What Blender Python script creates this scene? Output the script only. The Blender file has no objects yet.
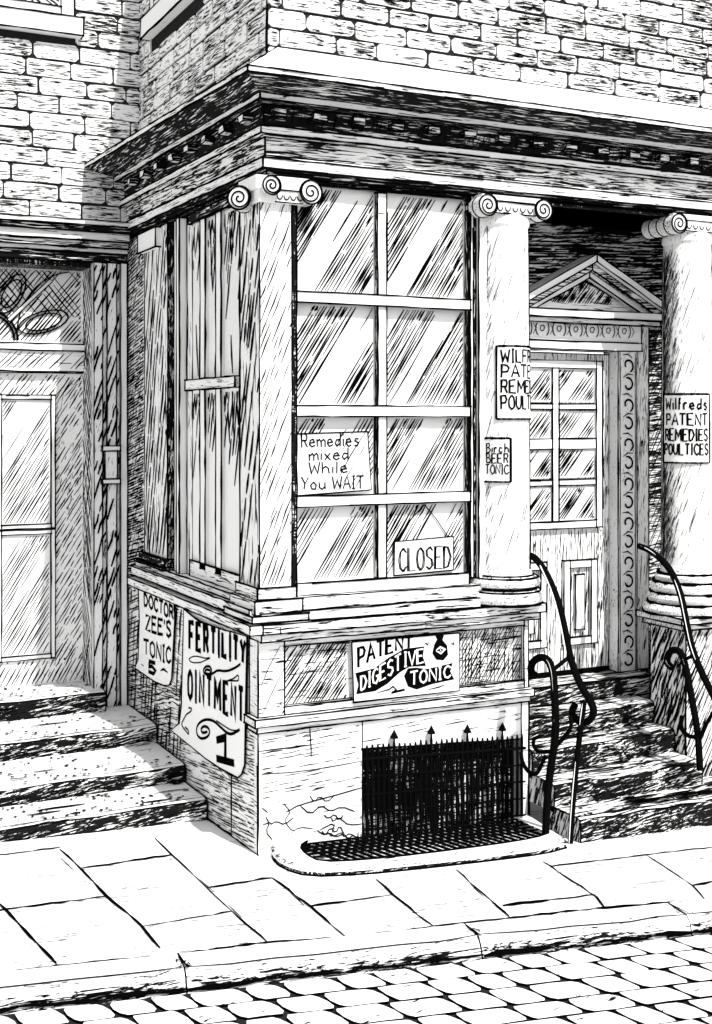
import bpy, math, random
from mathutils import Vector as V
random.seed(7)
R = random.uniform
C = bpy.context.scene.collection

# ------------------------------------------------------------------ camera
F, HX, HY, EYE = 1241.0, 356.0, 420.0, 2.35
YAW = math.atan(F / 2500)
FW = (math.sin(YAW), math.cos(YAW)); RT = (math.cos(YAW), -math.sin(YAW))
CX = -6.7 * FW[0] + 98 * 6.7 / F * RT[0]; CY = -6.7 * FW[1] + 98 * 6.7 / F * RT[1]
GX, GY = -0.04, -0.05                       # the street falls gently to the right

def ground(x, y): return GX * x + GY * y

def at(px, py, x=None, y=None, z=None, g=None):
    """measure: the point seen at (px, py) on a plane of the place (g: the sloping street, offset g)"""
    u = (px - HX) / F; v = -(py - HY) / F
    d = (FW[0] + u * RT[0], FW[1] + u * RT[1], v)
    if x is not None: t = (x - CX) / d[0]
    elif y is not None: t = (y - CY) / d[1]
    elif z is not None: t = (z - EYE) / d[2]
    else: t = (GX * CX + GY * CY + g - EYE) / (d[2] - GX * d[0] - GY * d[1])
    return V((CX + t * d[0], CY + t * d[1], EYE + t * d[2]))

# ------------------------------------------------------------------ materials
def mat_plain(name, col, rough=0.9, metal=0.0):
    m = bpy.data.materials.new(name); m.use_nodes = True
    b = m.node_tree.nodes['Principled BSDF']
    b.inputs['Base Color'].default_value = (col, col, col, 1)
    b.inputs['Roughness'].default_value = rough; b.inputs['Metallic'].default_value = metal
    b.inputs['Specular IOR Level'].default_value = 0.15 if col > .05 else 0.0
    return m

def mat_grain(name, dirs, amount, base=0.82, fine=62, coarse=4.0, patch=0.22, ink=0.004, pscale=2.4):
    """pale stone, wood or paint with dark pen-like grain running along each direction of dirs"""
    m = bpy.data.materials.new(name); m.use_nodes = True
    N, L = m.node_tree.nodes, m.node_tree.links
    b = N['Principled BSDF']; b.inputs['Roughness'].default_value = 0.9
    b.inputs['Specular IOR Level'].default_value = 0.1
    tc = N.new('ShaderNodeTexCoord'); P = tc.outputs['Object']
    wob = N.new('ShaderNodeTexNoise'); wob.inputs['Scale'].default_value = 2.2; L.new(P, wob.inputs['Vector'])
    ws = N.new('ShaderNodeVectorMath'); ws.operation = 'SCALE'; ws.inputs['Scale'].default_value = 0.05
    L.new(wob.outputs['Color'], ws.inputs[0])
    ad = N.new('ShaderNodeVectorMath'); ad.operation = 'ADD'; L.new(P, ad.inputs[0]); L.new(ws.outputs[0], ad.inputs[1])
    P2 = ad.outputs[0]
    big = N.new('ShaderNodeTexNoise'); big.inputs['Scale'].default_value = pscale; big.inputs['Detail'].default_value = 2
    L.new(P, big.inputs['Vector'])
    prev = None
    for i, (dv, am) in enumerate(zip(dirs, amount)):
        d = V(dv).normalized()
        dot = N.new('ShaderNodeVectorMath'); dot.operation = 'DOT_PRODUCT'; dot.inputs[1].default_value = d; L.new(P2, dot.inputs[0])
        al = N.new('ShaderNodeVectorMath'); al.operation = 'SCALE'; al.inputs[0].default_value = d; L.new(dot.outputs['Value'], al.inputs['Scale'])
        ac = N.new('ShaderNodeVectorMath'); ac.operation = 'SUBTRACT'; L.new(P2, ac.inputs[0]); L.new(al.outputs[0], ac.inputs[1])
        s1 = N.new('ShaderNodeVectorMath'); s1.operation = 'SCALE'; s1.inputs['Scale'].default_value = fine; L.new(ac.outputs[0], s1.inputs[0])
        s2 = N.new('ShaderNodeVectorMath'); s2.operation = 'SCALE'; s2.inputs['Scale'].default_value = coarse; L.new(al.outputs[0], s2.inputs[0])
        su = N.new('ShaderNodeVectorMath'); su.operation = 'ADD'; L.new(s1.outputs[0], su.inputs[0]); L.new(s2.outputs[0], su.inputs[1])
        nz = N.new('ShaderNodeTexNoise'); nz.inputs['Scale'].default_value = 1.0; nz.inputs['Detail'].default_value = 3.5
        nz.inputs['Roughness'].default_value = 0.6
        of = N.new('ShaderNodeVectorMath'); of.operation = 'ADD'; of.inputs[1].default_value = (i * 7.3, i * 3.1, 1.7); L.new(su.outputs[0], of.inputs[0])
        L.new(of.outputs[0], nz.inputs['Vector'])
        # threshold = am + patch*(big-0.5)
        mu = N.new('ShaderNodeMath'); mu.operation = 'MULTIPLY_ADD'; mu.inputs[1].default_value = patch; mu.inputs[2].default_value = am - 0.5 * patch
        L.new(big.outputs['Fac'], mu.inputs[0])
        sb = N.new('ShaderNodeMath'); sb.operation = 'SUBTRACT'; L.new(mu.outputs[0], sb.inputs[0]); L.new(nz.outputs['Fac'], sb.inputs[1])
        sc = N.new('ShaderNodeMath'); sc.operation = 'MULTIPLY_ADD'; sc.inputs[1].default_value = 28; sc.inputs[2].default_value = 0.5; sc.use_clamp = True
        L.new(sb.outputs[0], sc.inputs[0])
        if prev is None: prev = sc.outputs[0]
        else:
            mx = N.new('ShaderNodeMath'); mx.operation = 'MAXIMUM'; L.new(prev, mx.inputs[0]); L.new(sc.outputs[0], mx.inputs[1]); prev = mx.outputs[0]
    mix = N.new('ShaderNodeMix'); mix.data_type = 'RGBA'
    mix.inputs['A'].default_value = (base, base, base, 1); mix.inputs['B'].default_value = (ink, ink, ink, 1)
    L.new(prev, mix.inputs['Factor']); L.new(mix.outputs['Result'], b.inputs['Base Color'])
    return m

X, Y, Z = (1, 0, 0), (0, 1, 0), (0, 0, 1)
INK = mat_plain('ink_black', 0.002, 0.95)
IRON = mat_plain('wrought_iron', 0.003, 0.8)
PAPER = mat_plain('paper_white', 0.84)
WHITE = mat_grain('white_paint', [(1, 0, .04)], [.30])
CELL = mat_grain('cellar_pane', [Z, X], [.545, .51], fine=90, coarse=6, patch=.45, pscale=3)
DIAGX = mat_grain('slant_hatched_front', [(.45, 0, .9)], [.46], fine=100, coarse=6, patch=.25)
SIDEZ = mat_grain('side_upright_grain', [(0, .05, 1)], [.41], fine=46, coarse=4, patch=.24)
SOFTX = mat_grain('lightly_streaked_stone', [X], [.43], fine=105, coarse=5, patch=.26)
STONE = mat_grain('pale_stone', [X], [.36], fine=95, coarse=6, patch=.22)
PAVE = mat_grain('paving_stone', [(1, .1, 0)], [.30], fine=34, coarse=7, patch=.16)
COBB = mat_grain('cobble_stone', [(1, .3, 0)], [.33], fine=40, coarse=9, patch=.18)
BRICKX = mat_grain('brick_face', [X], [.425], fine=130, coarse=11, patch=.3, pscale=3.2)
BRICKY = mat_grain('brick_side_face', [Y], [.41], fine=130, coarse=11, patch=.26, pscale=3.2)
DARKX = mat_grain('shade_streaked_moulding', [X], [.60], fine=115, coarse=4.8, patch=.24)  # moulding shade put into the grain as heavy black streaks
DARKY = mat_grain('shade_streaked_side_moulding', [Y], [.61], fine=115, coarse=4.8, patch=.24)
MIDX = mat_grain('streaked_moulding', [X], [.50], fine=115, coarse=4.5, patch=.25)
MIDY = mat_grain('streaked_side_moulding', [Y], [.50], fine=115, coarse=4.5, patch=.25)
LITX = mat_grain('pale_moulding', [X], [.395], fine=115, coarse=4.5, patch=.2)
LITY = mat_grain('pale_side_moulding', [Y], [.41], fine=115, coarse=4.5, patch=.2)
WOODZ = mat_grain('upright_wood_grain', [(.05, .05, 1)], [.43], fine=123, coarse=6.0, patch=.2)
DARKZ = mat_grain('dark_upright_grain', [(.05, .1, 1)], [.58], fine=132, coarse=6.0, patch=.25)
LITZ = mat_grain('pale_upright_grain', [(.22, -.1, 1)], [.35], fine=123, coarse=9.0, patch=.2)
RISER = mat_grain('shade_streaked_riser', [(1, 0, .12), (1, 0, .5)], [.57, .45], fine=115, coarse=7.5, patch=.3, pscale=4)  # riser shade put into the grain as dense dark streaks
LEFTH = mat_grain('slant_hatched_stone', [(0, -.35, .93)], [.48], fine=56, coarse=7.5, patch=.25)
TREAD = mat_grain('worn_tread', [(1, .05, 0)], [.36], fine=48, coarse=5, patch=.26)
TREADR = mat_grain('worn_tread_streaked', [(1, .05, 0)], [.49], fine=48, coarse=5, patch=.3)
CROSS = mat_grain('cross_hatched', [(0, 1, -.25), (0, .15, 1)], [.42, .40], fine=99, coarse=7.5, patch=.25, pscale=3)  # two crossing sets of dark hatch strokes
RECESS = mat_grain('dark_hatched_wall', [(1, 0, .06), (1, 0, .35)], [.52, .42], fine=107, coarse=4.5, patch=.3)
GLASS = mat_plain('window_glass', 0.82, 0.35)
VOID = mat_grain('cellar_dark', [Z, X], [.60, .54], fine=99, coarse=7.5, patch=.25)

# ------------------------------------------------------------------ mesh collector
class MB:
    def __init__(s): s.v, s.f, s.m, s.mats, s.edges_off = [], [], [], [], []
    def mi(s, mat):
        if mat not in s.mats: s.mats.append(mat)
        return s.mats.index(mat)
    def poly(s, pts, mat):
        n = len(s.v); s.v += [V(p) for p in pts]; s.f.append(tuple(range(n, n + len(pts)))); s.m.append(s.mi(mat))
    def solid(s, verts, faces, mat):
        n = len(s.v); s.v += [V(p) for p in verts]
        mats = mat if isinstance(mat, (list, tuple)) else [mat] * len(faces)
        for f, mm in zip(faces, mats): s.f.append(tuple(n + i for i in f)); s.m.append(s.mi(mm))
    def box(s, x0, x1, y0, y1, z0, z1, mat=None, jit=0.0, **by):
        """by: per-side material: left right front back top bottom"""
        q = lambda: R(-jit, jit)
        vs = [(x + q(), y + q(), z + q()) for z in (z0, z1) for y in (y0, y1) for x in (x0, x1)]
        fs = [(0, 2, 3, 1), (4, 5, 7, 6), (0, 1, 5, 4), (2, 6, 7, 3), (0, 4, 6, 2), (1, 3, 7, 5)]
        s.solid(vs, fs, [by.get(k, mat) for k in ('bottom', 'top', 'front', 'back', 'left', 'right')])
    def extrude(s, poly, fn, a, b, mat, mats=None, caps=True):
        """poly: list of 2d; fn(p, t) -> 3d"""
        n = len(poly); vs = [fn(p, a) for p in poly] + [fn(p, b) for p in poly]
        fs = [(i, (i + 1) % n, n + (i + 1) % n, n + i) for i in range(n)]
        ms = list(mats) if mats else [mat] * n
        if caps: fs += [tuple(range(n - 1, -1, -1)), tuple(range(n, 2 * n))]; ms += [mat, mat]
        s.solid(vs, fs, ms)
    def lathe(s, prof, cx, cy, mat, n=36, mats=None):
        base = len(s.v)
        for r, z in prof:
            for k in range(n):
                a = 2 * math.pi * k / n; s.v.append(V((cx + r * math.cos(a), cy + r * math.sin(a), z)))
        for i in range(len(prof) - 1):
            for k in range(n):
                s.f.append((base + i * n + k, base + i * n + (k + 1) % n, base + (i + 1) * n + (k + 1) % n, base + (i + 1) * n + k)); s.m.append(s.mi(mats[i] if mats else mat))
        s.f.append(tuple(base + k for k in range(n - 1, -1, -1))); s.m.append(s.mi(mat))
        s.f.append(tuple(base + (len(prof) - 1) * n + k for k in range(n))); s.m.append(s.mi(mat))
    def tube(s, pts, rad, mat, n=6):
        pts = [V(p) for p in pts]; base = len(s.v)
        rs = rad if isinstance(rad, (list, tuple)) else [rad] * len(pts)
        up = None
        for i, p in enumerate(pts):
            t = (pts[min(i + 1, len(pts) - 1)] - pts[max(i - 1, 0)])
            t = t.normalized() if t.length > 1e-9 else V((0, 0, 1))
            if up is None: up = t.orthogonal().normalized()
            up = (up - t * up.dot(t)); up = up.normalized() if up.length > 1e-6 else t.orthogonal().normalized()
            w = t.cross(up)
            for k in range(n):
                a = 2 * math.pi * k / n; s.v.append(p + (up * math.cos(a) + w * math.sin(a)) * rs[i])
        for i in range(len(pts) - 1):
            for k in range(n):
                s.f.append((base + i * n + k, base + i * n + (k + 1) % n, base + (i + 1) * n + (k + 1) % n, base + (i + 1) * n + k)); s.m.append(s.mi(mat))
        for o, rev in ((0, 1), ((len(pts) - 1) * n, 0)):
            q = [base + o + k for k in range(n)]; s.f.append(tuple(q[::-1] if rev else q)); s.m.append(s.mi(mat))
    def stroke(s, pts, nrm, w, mat=INK, taper=True):
        """a flat pen mark lying on a surface"""
        pts = [V(p) for p in pts]; nrm = V(nrm); k = len(pts); base = len(s.v)
        for i, p in enumerate(pts):
            a = pts[max(i - 1, 0)]; b = pts[min(i + 1, k - 1)]
            t = b - a
            if t.length < 1e-9: t = V((0, 0, 1))
            sd = t.cross(nrm)
            if sd.length < 1e-9: sd = t.orthogonal()
            sd.normalize()
            f = 1.0
            if 0 < i < k - 1:          # keep the width round a bend
                t1 = (p - a).normalized(); t2 = (b - p).normalized(); f = 1 / max(0.6, math.sqrt(max(0, (1 + t1.dot(t2)) / 2)))
            ww = w * f * ((0.45 if i in (0, k - 1) else 1.0) if taper else 1.0) * 0.5
            s.v += [p + sd * ww, p - sd * ww]
        for i in range(k - 1): s.f.append((base + 2 * i, base + 2 * i + 1, base + 2 * i + 3, base + 2 * i + 2)); s.m.append(s.mi(mat))
    def outline(s, r=0.0045, ang=34, skip=None):
        """an ink bead along every sharp edge, wobbling as if drawn by hand"""
        ed = {}
        key = lambda i: tuple(round(c, 4) for c in s.v[i])
        fc = list(s.f)
        for f in fc:
            if len(f) < 3: continue
            n = V((0, 0, 0))
            for i in range(len(f)):
                a, b = s.v[f[i]], s.v[f[(i + 1) % len(f)]]; n += a.cross(b)
            if n.length < 1e-12: continue
            n.normalize()
            for i in range(len(f)):
                a, b = key(f[i]), key(f[(i + 1) % len(f)])
                if a == b: continue
                ed.setdefault((min(a, b), max(a, b)), []).append(n)
        for (a, b), ns in ed.items():
            if len(ns) >= 2 and all(ns[0].dot(q) > math.cos(math.radians(ang)) for q in ns[1:]): continue
            a, b = V(a), V(b)
            if skip and skip(a, b): continue
            s.inkline(a, b, r)
    def inkline(s, a, b, r=0.0045):
        L = (b - a).length; n = max(1, min(24, int(L / 0.11)))
        d = (b - a) / max(L, 1e-6)
        over = min(0.008, L * 0.05)
        pts = []
        for i in range(n + 1):
            p = a + d * (-over + (L + 2 * over) * i / n)
            if 0 < i < n: p += V((R(-1, 1), R(-1, 1), R(-1, 1))) * 0.0022
            pts.append(p)
        s.tube(pts, [r * R(.6, 1.4) for _ in pts], INK, 4)
        if L > .22 and R(0, 1) < .5:                      # the pen went over it twice
            u0, u1 = R(-.02, .3), R(.55, 1.02); o = V((R(-1, 1), R(-1, 1), R(-1, 1))) * .006
            m = max(2, int(n * .6)); q = [a + d * L * (u0 + (u1 - u0) * i / m) + o + V((R(-1, 1), R(-1, 1), R(-1, 1))) * .0025 for i in range(m + 1)]
            s.tube(q, [r * R(.35, .9) for _ in q], INK, 4)
    def build(s, name, parent=None, label=None, smooth=False):
        me = bpy.data.meshes.new(name); me.from_pydata([tuple(p) for p in s.v], [], s.f)
        for m in s.mats: me.materials.append(m)
        for p, i in zip(me.polygons, s.m): p.material_index = i
        if smooth:
            for p in me.polygons: p.use_smooth = True
        me.update()
        o = bpy.data.objects.new(name, me); C.objects.link(o)
        if parent is not None:
            o.parent = parent
            q = parent; off = V((0, 0, 0))
            while q is not None: off += q.location; q = q.parent
            o.location = -off
        if label: o['label'] = label
        return o

def tag(o, label, cat, group=None):
    o['label'] = label; o['category'] = cat
    if group: o['group'] = group
    return o
def thing(name, label, cat, loc, group=None):
    o = bpy.data.objects.new(name, None); C.objects.link(o); o.location = loc
    return tag(o, label, cat, group)
def struct(o): o['kind'] = 'structure'; return o

# ------------------------------------------------------------------ pen marks
def hatch(mb, fn, nrm, u0, u1, v0, v1, deg, gap, dens=lambda u, v: 1.0, seg=(.12, .4), w=0.006, lift=0.003, mat=INK):
    """parallel strokes over the rectangle u0..u1, v0..v1 of the surface fn(u, v)"""
    a = math.radians(deg); du, dv = math.cos(a), math.sin(a); pu, pv = -dv, du
    cs = [(u, v) for u in (u0, u1) for v in (v0, v1)]
    lo = min(u * pu + v * pv for u, v in cs); hi = max(u * pu + v * pv for u, v in cs)
    t0 = min(u * du + v * dv for u, v in cs); t1 = max(u * du + v * dv for u, v in cs)
    nv = V(nrm) * lift
    k = lo + gap * R(.2, .9)
    while k < hi:
        lo_t, hi_t = t0, t1
        for p, q, mn, mx in ((pu * k, du, u0, u1), (pv * k, dv, v0, v1)):
            if abs(q) > 1e-9:
                x1, x2 = sorted(((mn - p) / q, (mx - p) / q)); lo_t, hi_t = max(lo_t, x1), min(hi_t, x2)
        t = lo_t
        while t < hi_t - 0.01:
            e = min(hi_t, t + R(*seg)); mid = (t + e) / 2
            if R(0, 1) < dens(pu * k + du * mid, pv * k + dv * mid):
                j = R(-.12, .12) * gap
                pts = []
                for q in (0, .5, 1):
                    tt = t + (e - t) * q; kk = k + (j if q == .5 else 0) + R(-.1, .1) * gap
                    uu = min(max(pu * kk + du * tt, u0), u1); vv = min(max(pv * kk + dv * tt, v0), v1)
                    pts.append(V(fn(uu, vv)) + nv)
                mb.stroke(pts, nrm, w * 1.5 * R(.6, 1.3), mat)
            t = e + R(.0, .03)
        k += gap * .92 * R(.65, 1.4)

def pane_marks(mb, fn, nrm, u0, u1, v0, v1, deg=57, gap=.0185, bands=None, w=.0082):  # diagonal strokes with blank bands draw reflections into the glass
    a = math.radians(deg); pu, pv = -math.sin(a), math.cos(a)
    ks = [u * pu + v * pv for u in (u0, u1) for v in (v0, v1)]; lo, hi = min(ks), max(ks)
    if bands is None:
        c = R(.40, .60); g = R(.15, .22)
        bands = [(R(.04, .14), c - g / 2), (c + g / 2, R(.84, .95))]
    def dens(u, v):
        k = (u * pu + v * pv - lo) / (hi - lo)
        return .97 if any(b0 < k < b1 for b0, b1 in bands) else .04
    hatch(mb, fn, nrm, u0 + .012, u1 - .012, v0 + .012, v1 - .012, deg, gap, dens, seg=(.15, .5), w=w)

GL = {
 'A': [[(0, 0), (.5, 1), (1, 0)], [(.2, .36), (.8, .36)]],
 'B': [[(.05, 0), (.05, 1), (.7, .95), (.8, .75), (.6, .53), (.05, .52)], [(.6, .53), (.98, .32), (.8, .04), (.05, 0)]],
 'C': [[(.95, .82), (.6, 1), (.2, .85), (.03, .5), (.2, .13), (.6, 0), (.97, .2)]],
 'D': [[(.05, 0), (.05, 1), (.6, .92), (.97, .5), (.6, .07), (.05, 0)]],
 'E': [[(.95, 1), (.05, 1), (.05, 0), (.97, 0)], [(.05, .52), (.75, .52)]],
 'F': [[(.97, 1), (.05, 1), (.05, 0)], [(.05, .54), (.75, .54)]],
 'G': [[(.95, .82), (.6, 1), (.2, .85), (.03, .5), (.2, .13), (.6, 0), (.95, .2), (.95, .45), (.6, .45)]],
 'I': [[(.5, 1), (.5, 0)], [(.15, 1), (.85, 1)], [(.15, 0), (.85, 0)]],
 'L': [[(.05, 1), (.05, 0), (.95, 0)]],
 'M': [[(0, 0), (.1, 1), (.5, .3), (.9, 1), (1, 0)]],
 'N': [[(.05, 0), (.05, 1), (.95, 0), (.95, 1)]],
 'O': [[(.5, 1), (.12, .82), (.03, .5), (.12, .16), (.5, 0), (.88, .16), (.97, .5), (.88, .82), (.5, 1)]],
 'P': [[(.08, 0), (.08, 1), (.75, .95), (.92, .72), (.75, .48), (.08, .45)]],
 'R': [[(.08, 0), (.08, 1), (.75, .95), (.9, .74), (.75, .5), (.08, .48)], [(.5, .48), (.97, 0)]],
 'S': [[(.9, .85), (.55, 1), (.12, .85), (.15, .6), (.8, .42), (.92, .18), (.5, 0), (.06, .15)]],
 'T': [[(0, 1), (1, 1)], [(.5, 1), (.5, 0)]],
 'U': [[(.05, 1), (.08, .25), (.4, 0), (.75, .08), (.93, .35), (.95, 1)]],
 'V': [[(0, 1), (.5, 0), (1, 1)]],
 'W': [[(0, 1), (.22, 0), (.5, .7), (.78, 0), (1, 1)]],
 'Y': [[(0, 1), (.5, .5), (1, 1)], [(.5, .5), (.4, 0)]],
 'Z': [[(.05, 1), (.95, 1), (.05, 0), (.97, 0)]],
 'a': [[(.8, .5), (.3, .5), (.1, .2), (.4, 0), (.8, .3)], [(.8, .55), (.85, 0)]],
 'b': [[(.1, 1), (.1, 0), (.7, .05), (.9, .3), (.6, .55), (.1, .4)]],
 'c': [[(.85, .45), (.4, .58), (.1, .3), (.4, 0), (.88, .12)]],
 'd': [[(.8, .5), (.3, .5), (.1, .22), (.4, 0), (.8, .25)], [(.85, 1), (.85, 0)]],
 'e': [[(.12, .3), (.85, .36), (.6, .6), (.2, .5), (.1, .2), (.45, 0), (.9, .12)]],
 'f': [[(.85, .95), (.5, .98), (.4, .7), (.4, 0)], [(.1, .55), (.8, .55)]],
 'h': [[(.1, 1), (.1, 0)], [(.1, .35), (.5, .6), (.8, .4), (.85, 0)]],
 'i': [[(.5, .58), (.5, 0)], [(.45, .82), (.55, .86)]],
 'l': [[(.5, 1), (.5, 0)]],
 'm': [[(.02, .58), (.05, 0)], [(.05, .4), (.3, .58), (.48, .4), (.5, 0)], [(.5, .4), (.78, .58), (.95, .4), (.97, 0)]],
 'o': [[(.5, .58), (.12, .35), (.3, .02), (.75, .04), (.88, .35), (.5, .58)]],
 'r': [[(.15, .58), (.2, 0)], [(.2, .35), (.5, .58), (.85, .52)]],
 's': [[(.8, .52), (.35, .56), (.2, .4), (.8, .2), (.6, .02), (.12, .06)]],
 'u': [[(.1, .58), (.15, .12), (.5, 0), (.8, .2)], [(.82, .58), (.88, 0)]],
 'x': [[(.1, .58), (.9, 0)], [(.9, .58), (.1, 0)]],
 'y': [[(.1, .58), (.5, .1)], [(.9, .58), (.35, -.3)]],
 '1': [[(.1, .78), (.55, 1), (.55, 0)], [(.1, 0), (1, 0)]],
 '5': [[(.9, 1), (.25, 1), (.18, .58), (.6, .62), (.92, .35), (.65, .04), (.1, .1)]],
 "'": [[(.6, 1), (.4, .75)]], '-': [[(.1, .45), (.9, .45)]], '.': [[(.4, .08), (.6, .02)]],
}
NARROW = {'I': .55, 'i': .4, 'l': .4, "'": .35, 'M': 1.25, 'W': 1.25, 'm': 1.25, ' ': .6, '1': .8, 'f': .7, 'r': .8}
def text(mb, fn, nrm, s, x0, y0, x1, y1, h0, w, h1=None, bow=0.0, mat=INK, fill=.8, jit=.04):
    """letters along the base line (x0,y0)-(x1,y1); y grows downwards; fn(x, y) -> point on the sheet; nrm: vector or function"""
    h1 = h0 if h1 is None else h1
    tot = sum(NARROW.get(c, 1) for c in s); t = 0.0
    for c in s:
        cw = NARROW.get(c, 1)
        for line in GL.get(c, []):
            pts = []
            for i, (a, b) in enumerate(line):
                a += R(-jit, jit); b += R(-jit, jit) * .8
                q = (t + cw * ((1 - fill) / 2 + fill * a)) / tot
                hh = h0 + (h1 - h0) * q
                pts.append((x0 + (x1 - x0) * q, y0 + (y1 - y0) * q - bow * 4 * q * (1 - q) - hh * b))
            # soften
            sm = []
            for i in range(len(pts) - 1):
                sm.append(pts[i])
                if len(pts) > 4: sm.append(((pts[i][0] + pts[i + 1][0]) / 2, (pts[i][1] + pts[i + 1][1]) / 2))
            sm.append(pts[-1])
            P3 = [fn(*p) for p in sm]
            mb.stroke(P3, nrm(*sm[0]) if callable(nrm) else nrm, w, mat, taper=False)
        t += cw
def curl(cx, cy, r, a0, turns, n=18, shrink=.15):
    return [(cx + r * (1 - (1 - shrink) * i / n) * math.cos(a0 + turns * 2 * math.pi * i / n),
             cy + r * (1 - (1 - shrink) * i / n) * math.sin(a0 + turns * 2 * math.pi * i / n)) for i in range(n + 1)]

def smooth(pts, k=3):
    for _ in range(k - 1):
        out = [pts[0]]
        for a, b in zip(pts[:-1], pts[1:]): out += [tuple(a[i] * .75 + b[i] * .25 for i in range(2)), tuple(a[i] * .25 + b[i] * .75 for i in range(2))]
        pts = out + [pts[-1]]
    return pts

# ------------------------------------------------------------------ bricks
def bricks(mb, fn, nrm, u0, u1, v0, v1, ch, bl, mat, holes=(), proud=0.012, seed=0, gapk=1.0, marks=None):
    rnd = random.Random(seed); N = V(nrm)
    rows = int(math.ceil((v1 - v0) / ch))
    for j in range(rows):
        a = v0 + j * ch; b = min(v1, a + ch)
        if b - a < .03: continue
        u = u0 - (bl * .5 if j % 2 else 0) - rnd.uniform(0, .08)
        while u < u1:
            e = u + bl * rnd.uniform(.82, 1.18)
            ca, cb = max(u, u0), min(e, u1)
            u = e
            pieces = [(ca, cb)]
            for (h0, h1, g0, g1) in holes:
                if b > g0 + .005 and a < g1 - .005:
                    nx = []
                    for p, q in pieces:
                        if q <= h0 or p >= h1: nx.append((p, q))
                        else:
                            if p < h0: nx.append((p, h0))
                            if q > h1: nx.append((h1, q))
                    pieces = nx
            for p, q in pieces:
                if q - p < .05: continue
                g = lambda: rnd.uniform(.0030, .0095) * gapk
                l, r_, bt, tp = p + g(), q - g(), a + g() * 1.35, b - g()
                c = min(.016, (r_ - l) * .2) * rnd.uniform(.5, 1.4); j_ = lambda: rnd.uniform(-.003, .003)
                mu, mv = (l + r_) / 2, (bt + tp) / 2
                ring = [(l + c, bt + j_()), (mu, bt + j_()), (r_ - c, bt + j_()), (r_ + j_(), bt + c), (r_ + j_(), tp - c), (r_ - c, tp + j_()), (mu, tp + j_()), (l + c, tp + j_()), (l + j_(), tp - c), (l + j_(), bt + c)]
                pr = proud * rnd.uniform(.7, 1.2)
                top = [V(fn(*t)) + N * pr for t in ring]; bot = [V(fn(*t)) for t in ring]; n = len(ring)
                base = len(mb.v); mb.v += top + bot
                mb.f.append(tuple(base + i for i in range(n))); mb.m.append(mb.mi(mat))
                for i in range(n):
                    k = (i + 1) % n; mb.f.append((base + i, base + n + i, base + n + k, base + k)); mb.m.append(mb.mi(mat))
                if marks and mv < 5.6:
                    for _ in range(int(rnd.choice((3, 8, 14, 22)) * marks(mu, mv))):
                        x0 = rnd.uniform(l + .01, r_ - .03); x1 = min(r_ - .005, x0 + rnd.uniform(.02, .13)); y0 = rnd.uniform(bt + .008, tp - .008); y1 = min(tp - .004, max(bt + .004, y0 + rnd.uniform(-.004, .006)))
                        mb.stroke([V(fn(x0, y0)) + N * (pr + .003), V(fn((x0 + x1) / 2, (y0 + y1) / 2)) + N * (pr + .003), V(fn(x1, y1)) + N * (pr + .003)], N, rnd.uniform(.0035, .0065))

MORTAR = mat_plain('dark_mortar', 0.02)

# ================================================================== STREET
gp = lambda px, py: at(px, py, g=0.0)
K0, K1 = gp(0, 975), gp(712, 901)                       # back of the kerb
kd = V((K1.x - K0.x, K1.y - K0.y)).normalized(); kn = V((kd.y, -kd.x))    # towards the road
def kerb_pt(t, off, z=0.0):
    x = K0.x + kd.x * t + kn.x * off; y = K0.y + kd.y * t + kn.y * off
    return V((x, y, ground(x, y) + z))
NUP = V((-GX, -GY, 1)).normalized()

mb = MB()                                               # pavement
mb.poly([kerb_pt(-9, .0), kerb_pt(9, .0), V((9, 9, ground(9, 9))), V((-9, 9, ground(-9, 9)))], PAVE)
def joint(pix, w=.011):
    pts = []
    for i in range(len(pix) - 1):
        (ax, ay), (bx, by) = pix[i], pix[i + 1]; n = max(2, int(math.hypot(bx - ax, by - ay) / 9))
        for k in range(n): pts.append((ax + (bx - ax) * k / n, ay + (by - ay) * k / n))
    pts.append(pix[-1])
    base = [gp(x + R(-.5, .5), y + R(-.5, .5)) + NUP * .004 for x, y in pts]
    i = 0
    while i < len(base) - 1:
        k = min(len(base) - 1, i + random.randint(2, 5)); q_ = base[k] - base[i]; fl_ = abs(q_.dot(V((RT[0], RT[1], 0)))) / max(q_.length, 1e-6); mb.stroke(base[i:k + 1], NUP, w * (1 + 1.5 * fl_ ** 2) * R(.5, 1.5)); i = k
    for _ in range(len(base) // 5):
        p = base[random.randint(0, len(base) - 1)]; mb.stroke([p + V((R(-.02, .02), R(-.02, .02), .001)), p + V((R(-.04, .04), R(-.03, .03), .001))], NUP, .006)
for J in ([(60, 850), (82, 870), (107, 897), (142, 927), (160, 949)], [(155, 838), (172, 855), (207, 888), (232, 912), (267, 942)], [(-30, 875), (5, 910), (57, 965)],
          [(272, 878), (310, 907), (345, 937)], [(376, 880), (393, 895), (433, 927)], [(456, 870), (498, 907), (510, 917)], [(543, 862), (596, 897), (606, 910)], [(646, 855), (693, 886), (705, 900)],
          [(-40, 916), (5, 910), (107, 897)], [(82, 869), (172, 855)], [(142, 927), (232, 912)], [(208, 888), (272, 878)], [(310, 907), (393, 895)], [(503, 906), (596, 895)], [(693, 886), (760, 874)],
          [(551, 867), (646, 855), (760, 842)], [(-40, 980), (0, 975), (57, 966), (170, 956), (265, 943), (345, 938), (433, 927), (596, 909), (712, 900), (780, 893)], [(760, 842), (860, 900)], [(-40, 860), (60, 848)]):
    joint(J)
for px, py in [(166, 850), (200, 880), (228, 905), (290, 893), (470, 884), (60, 858), (340, 932)]: joint([(px, py), (px + 14, py + 13)], .007)
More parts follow.
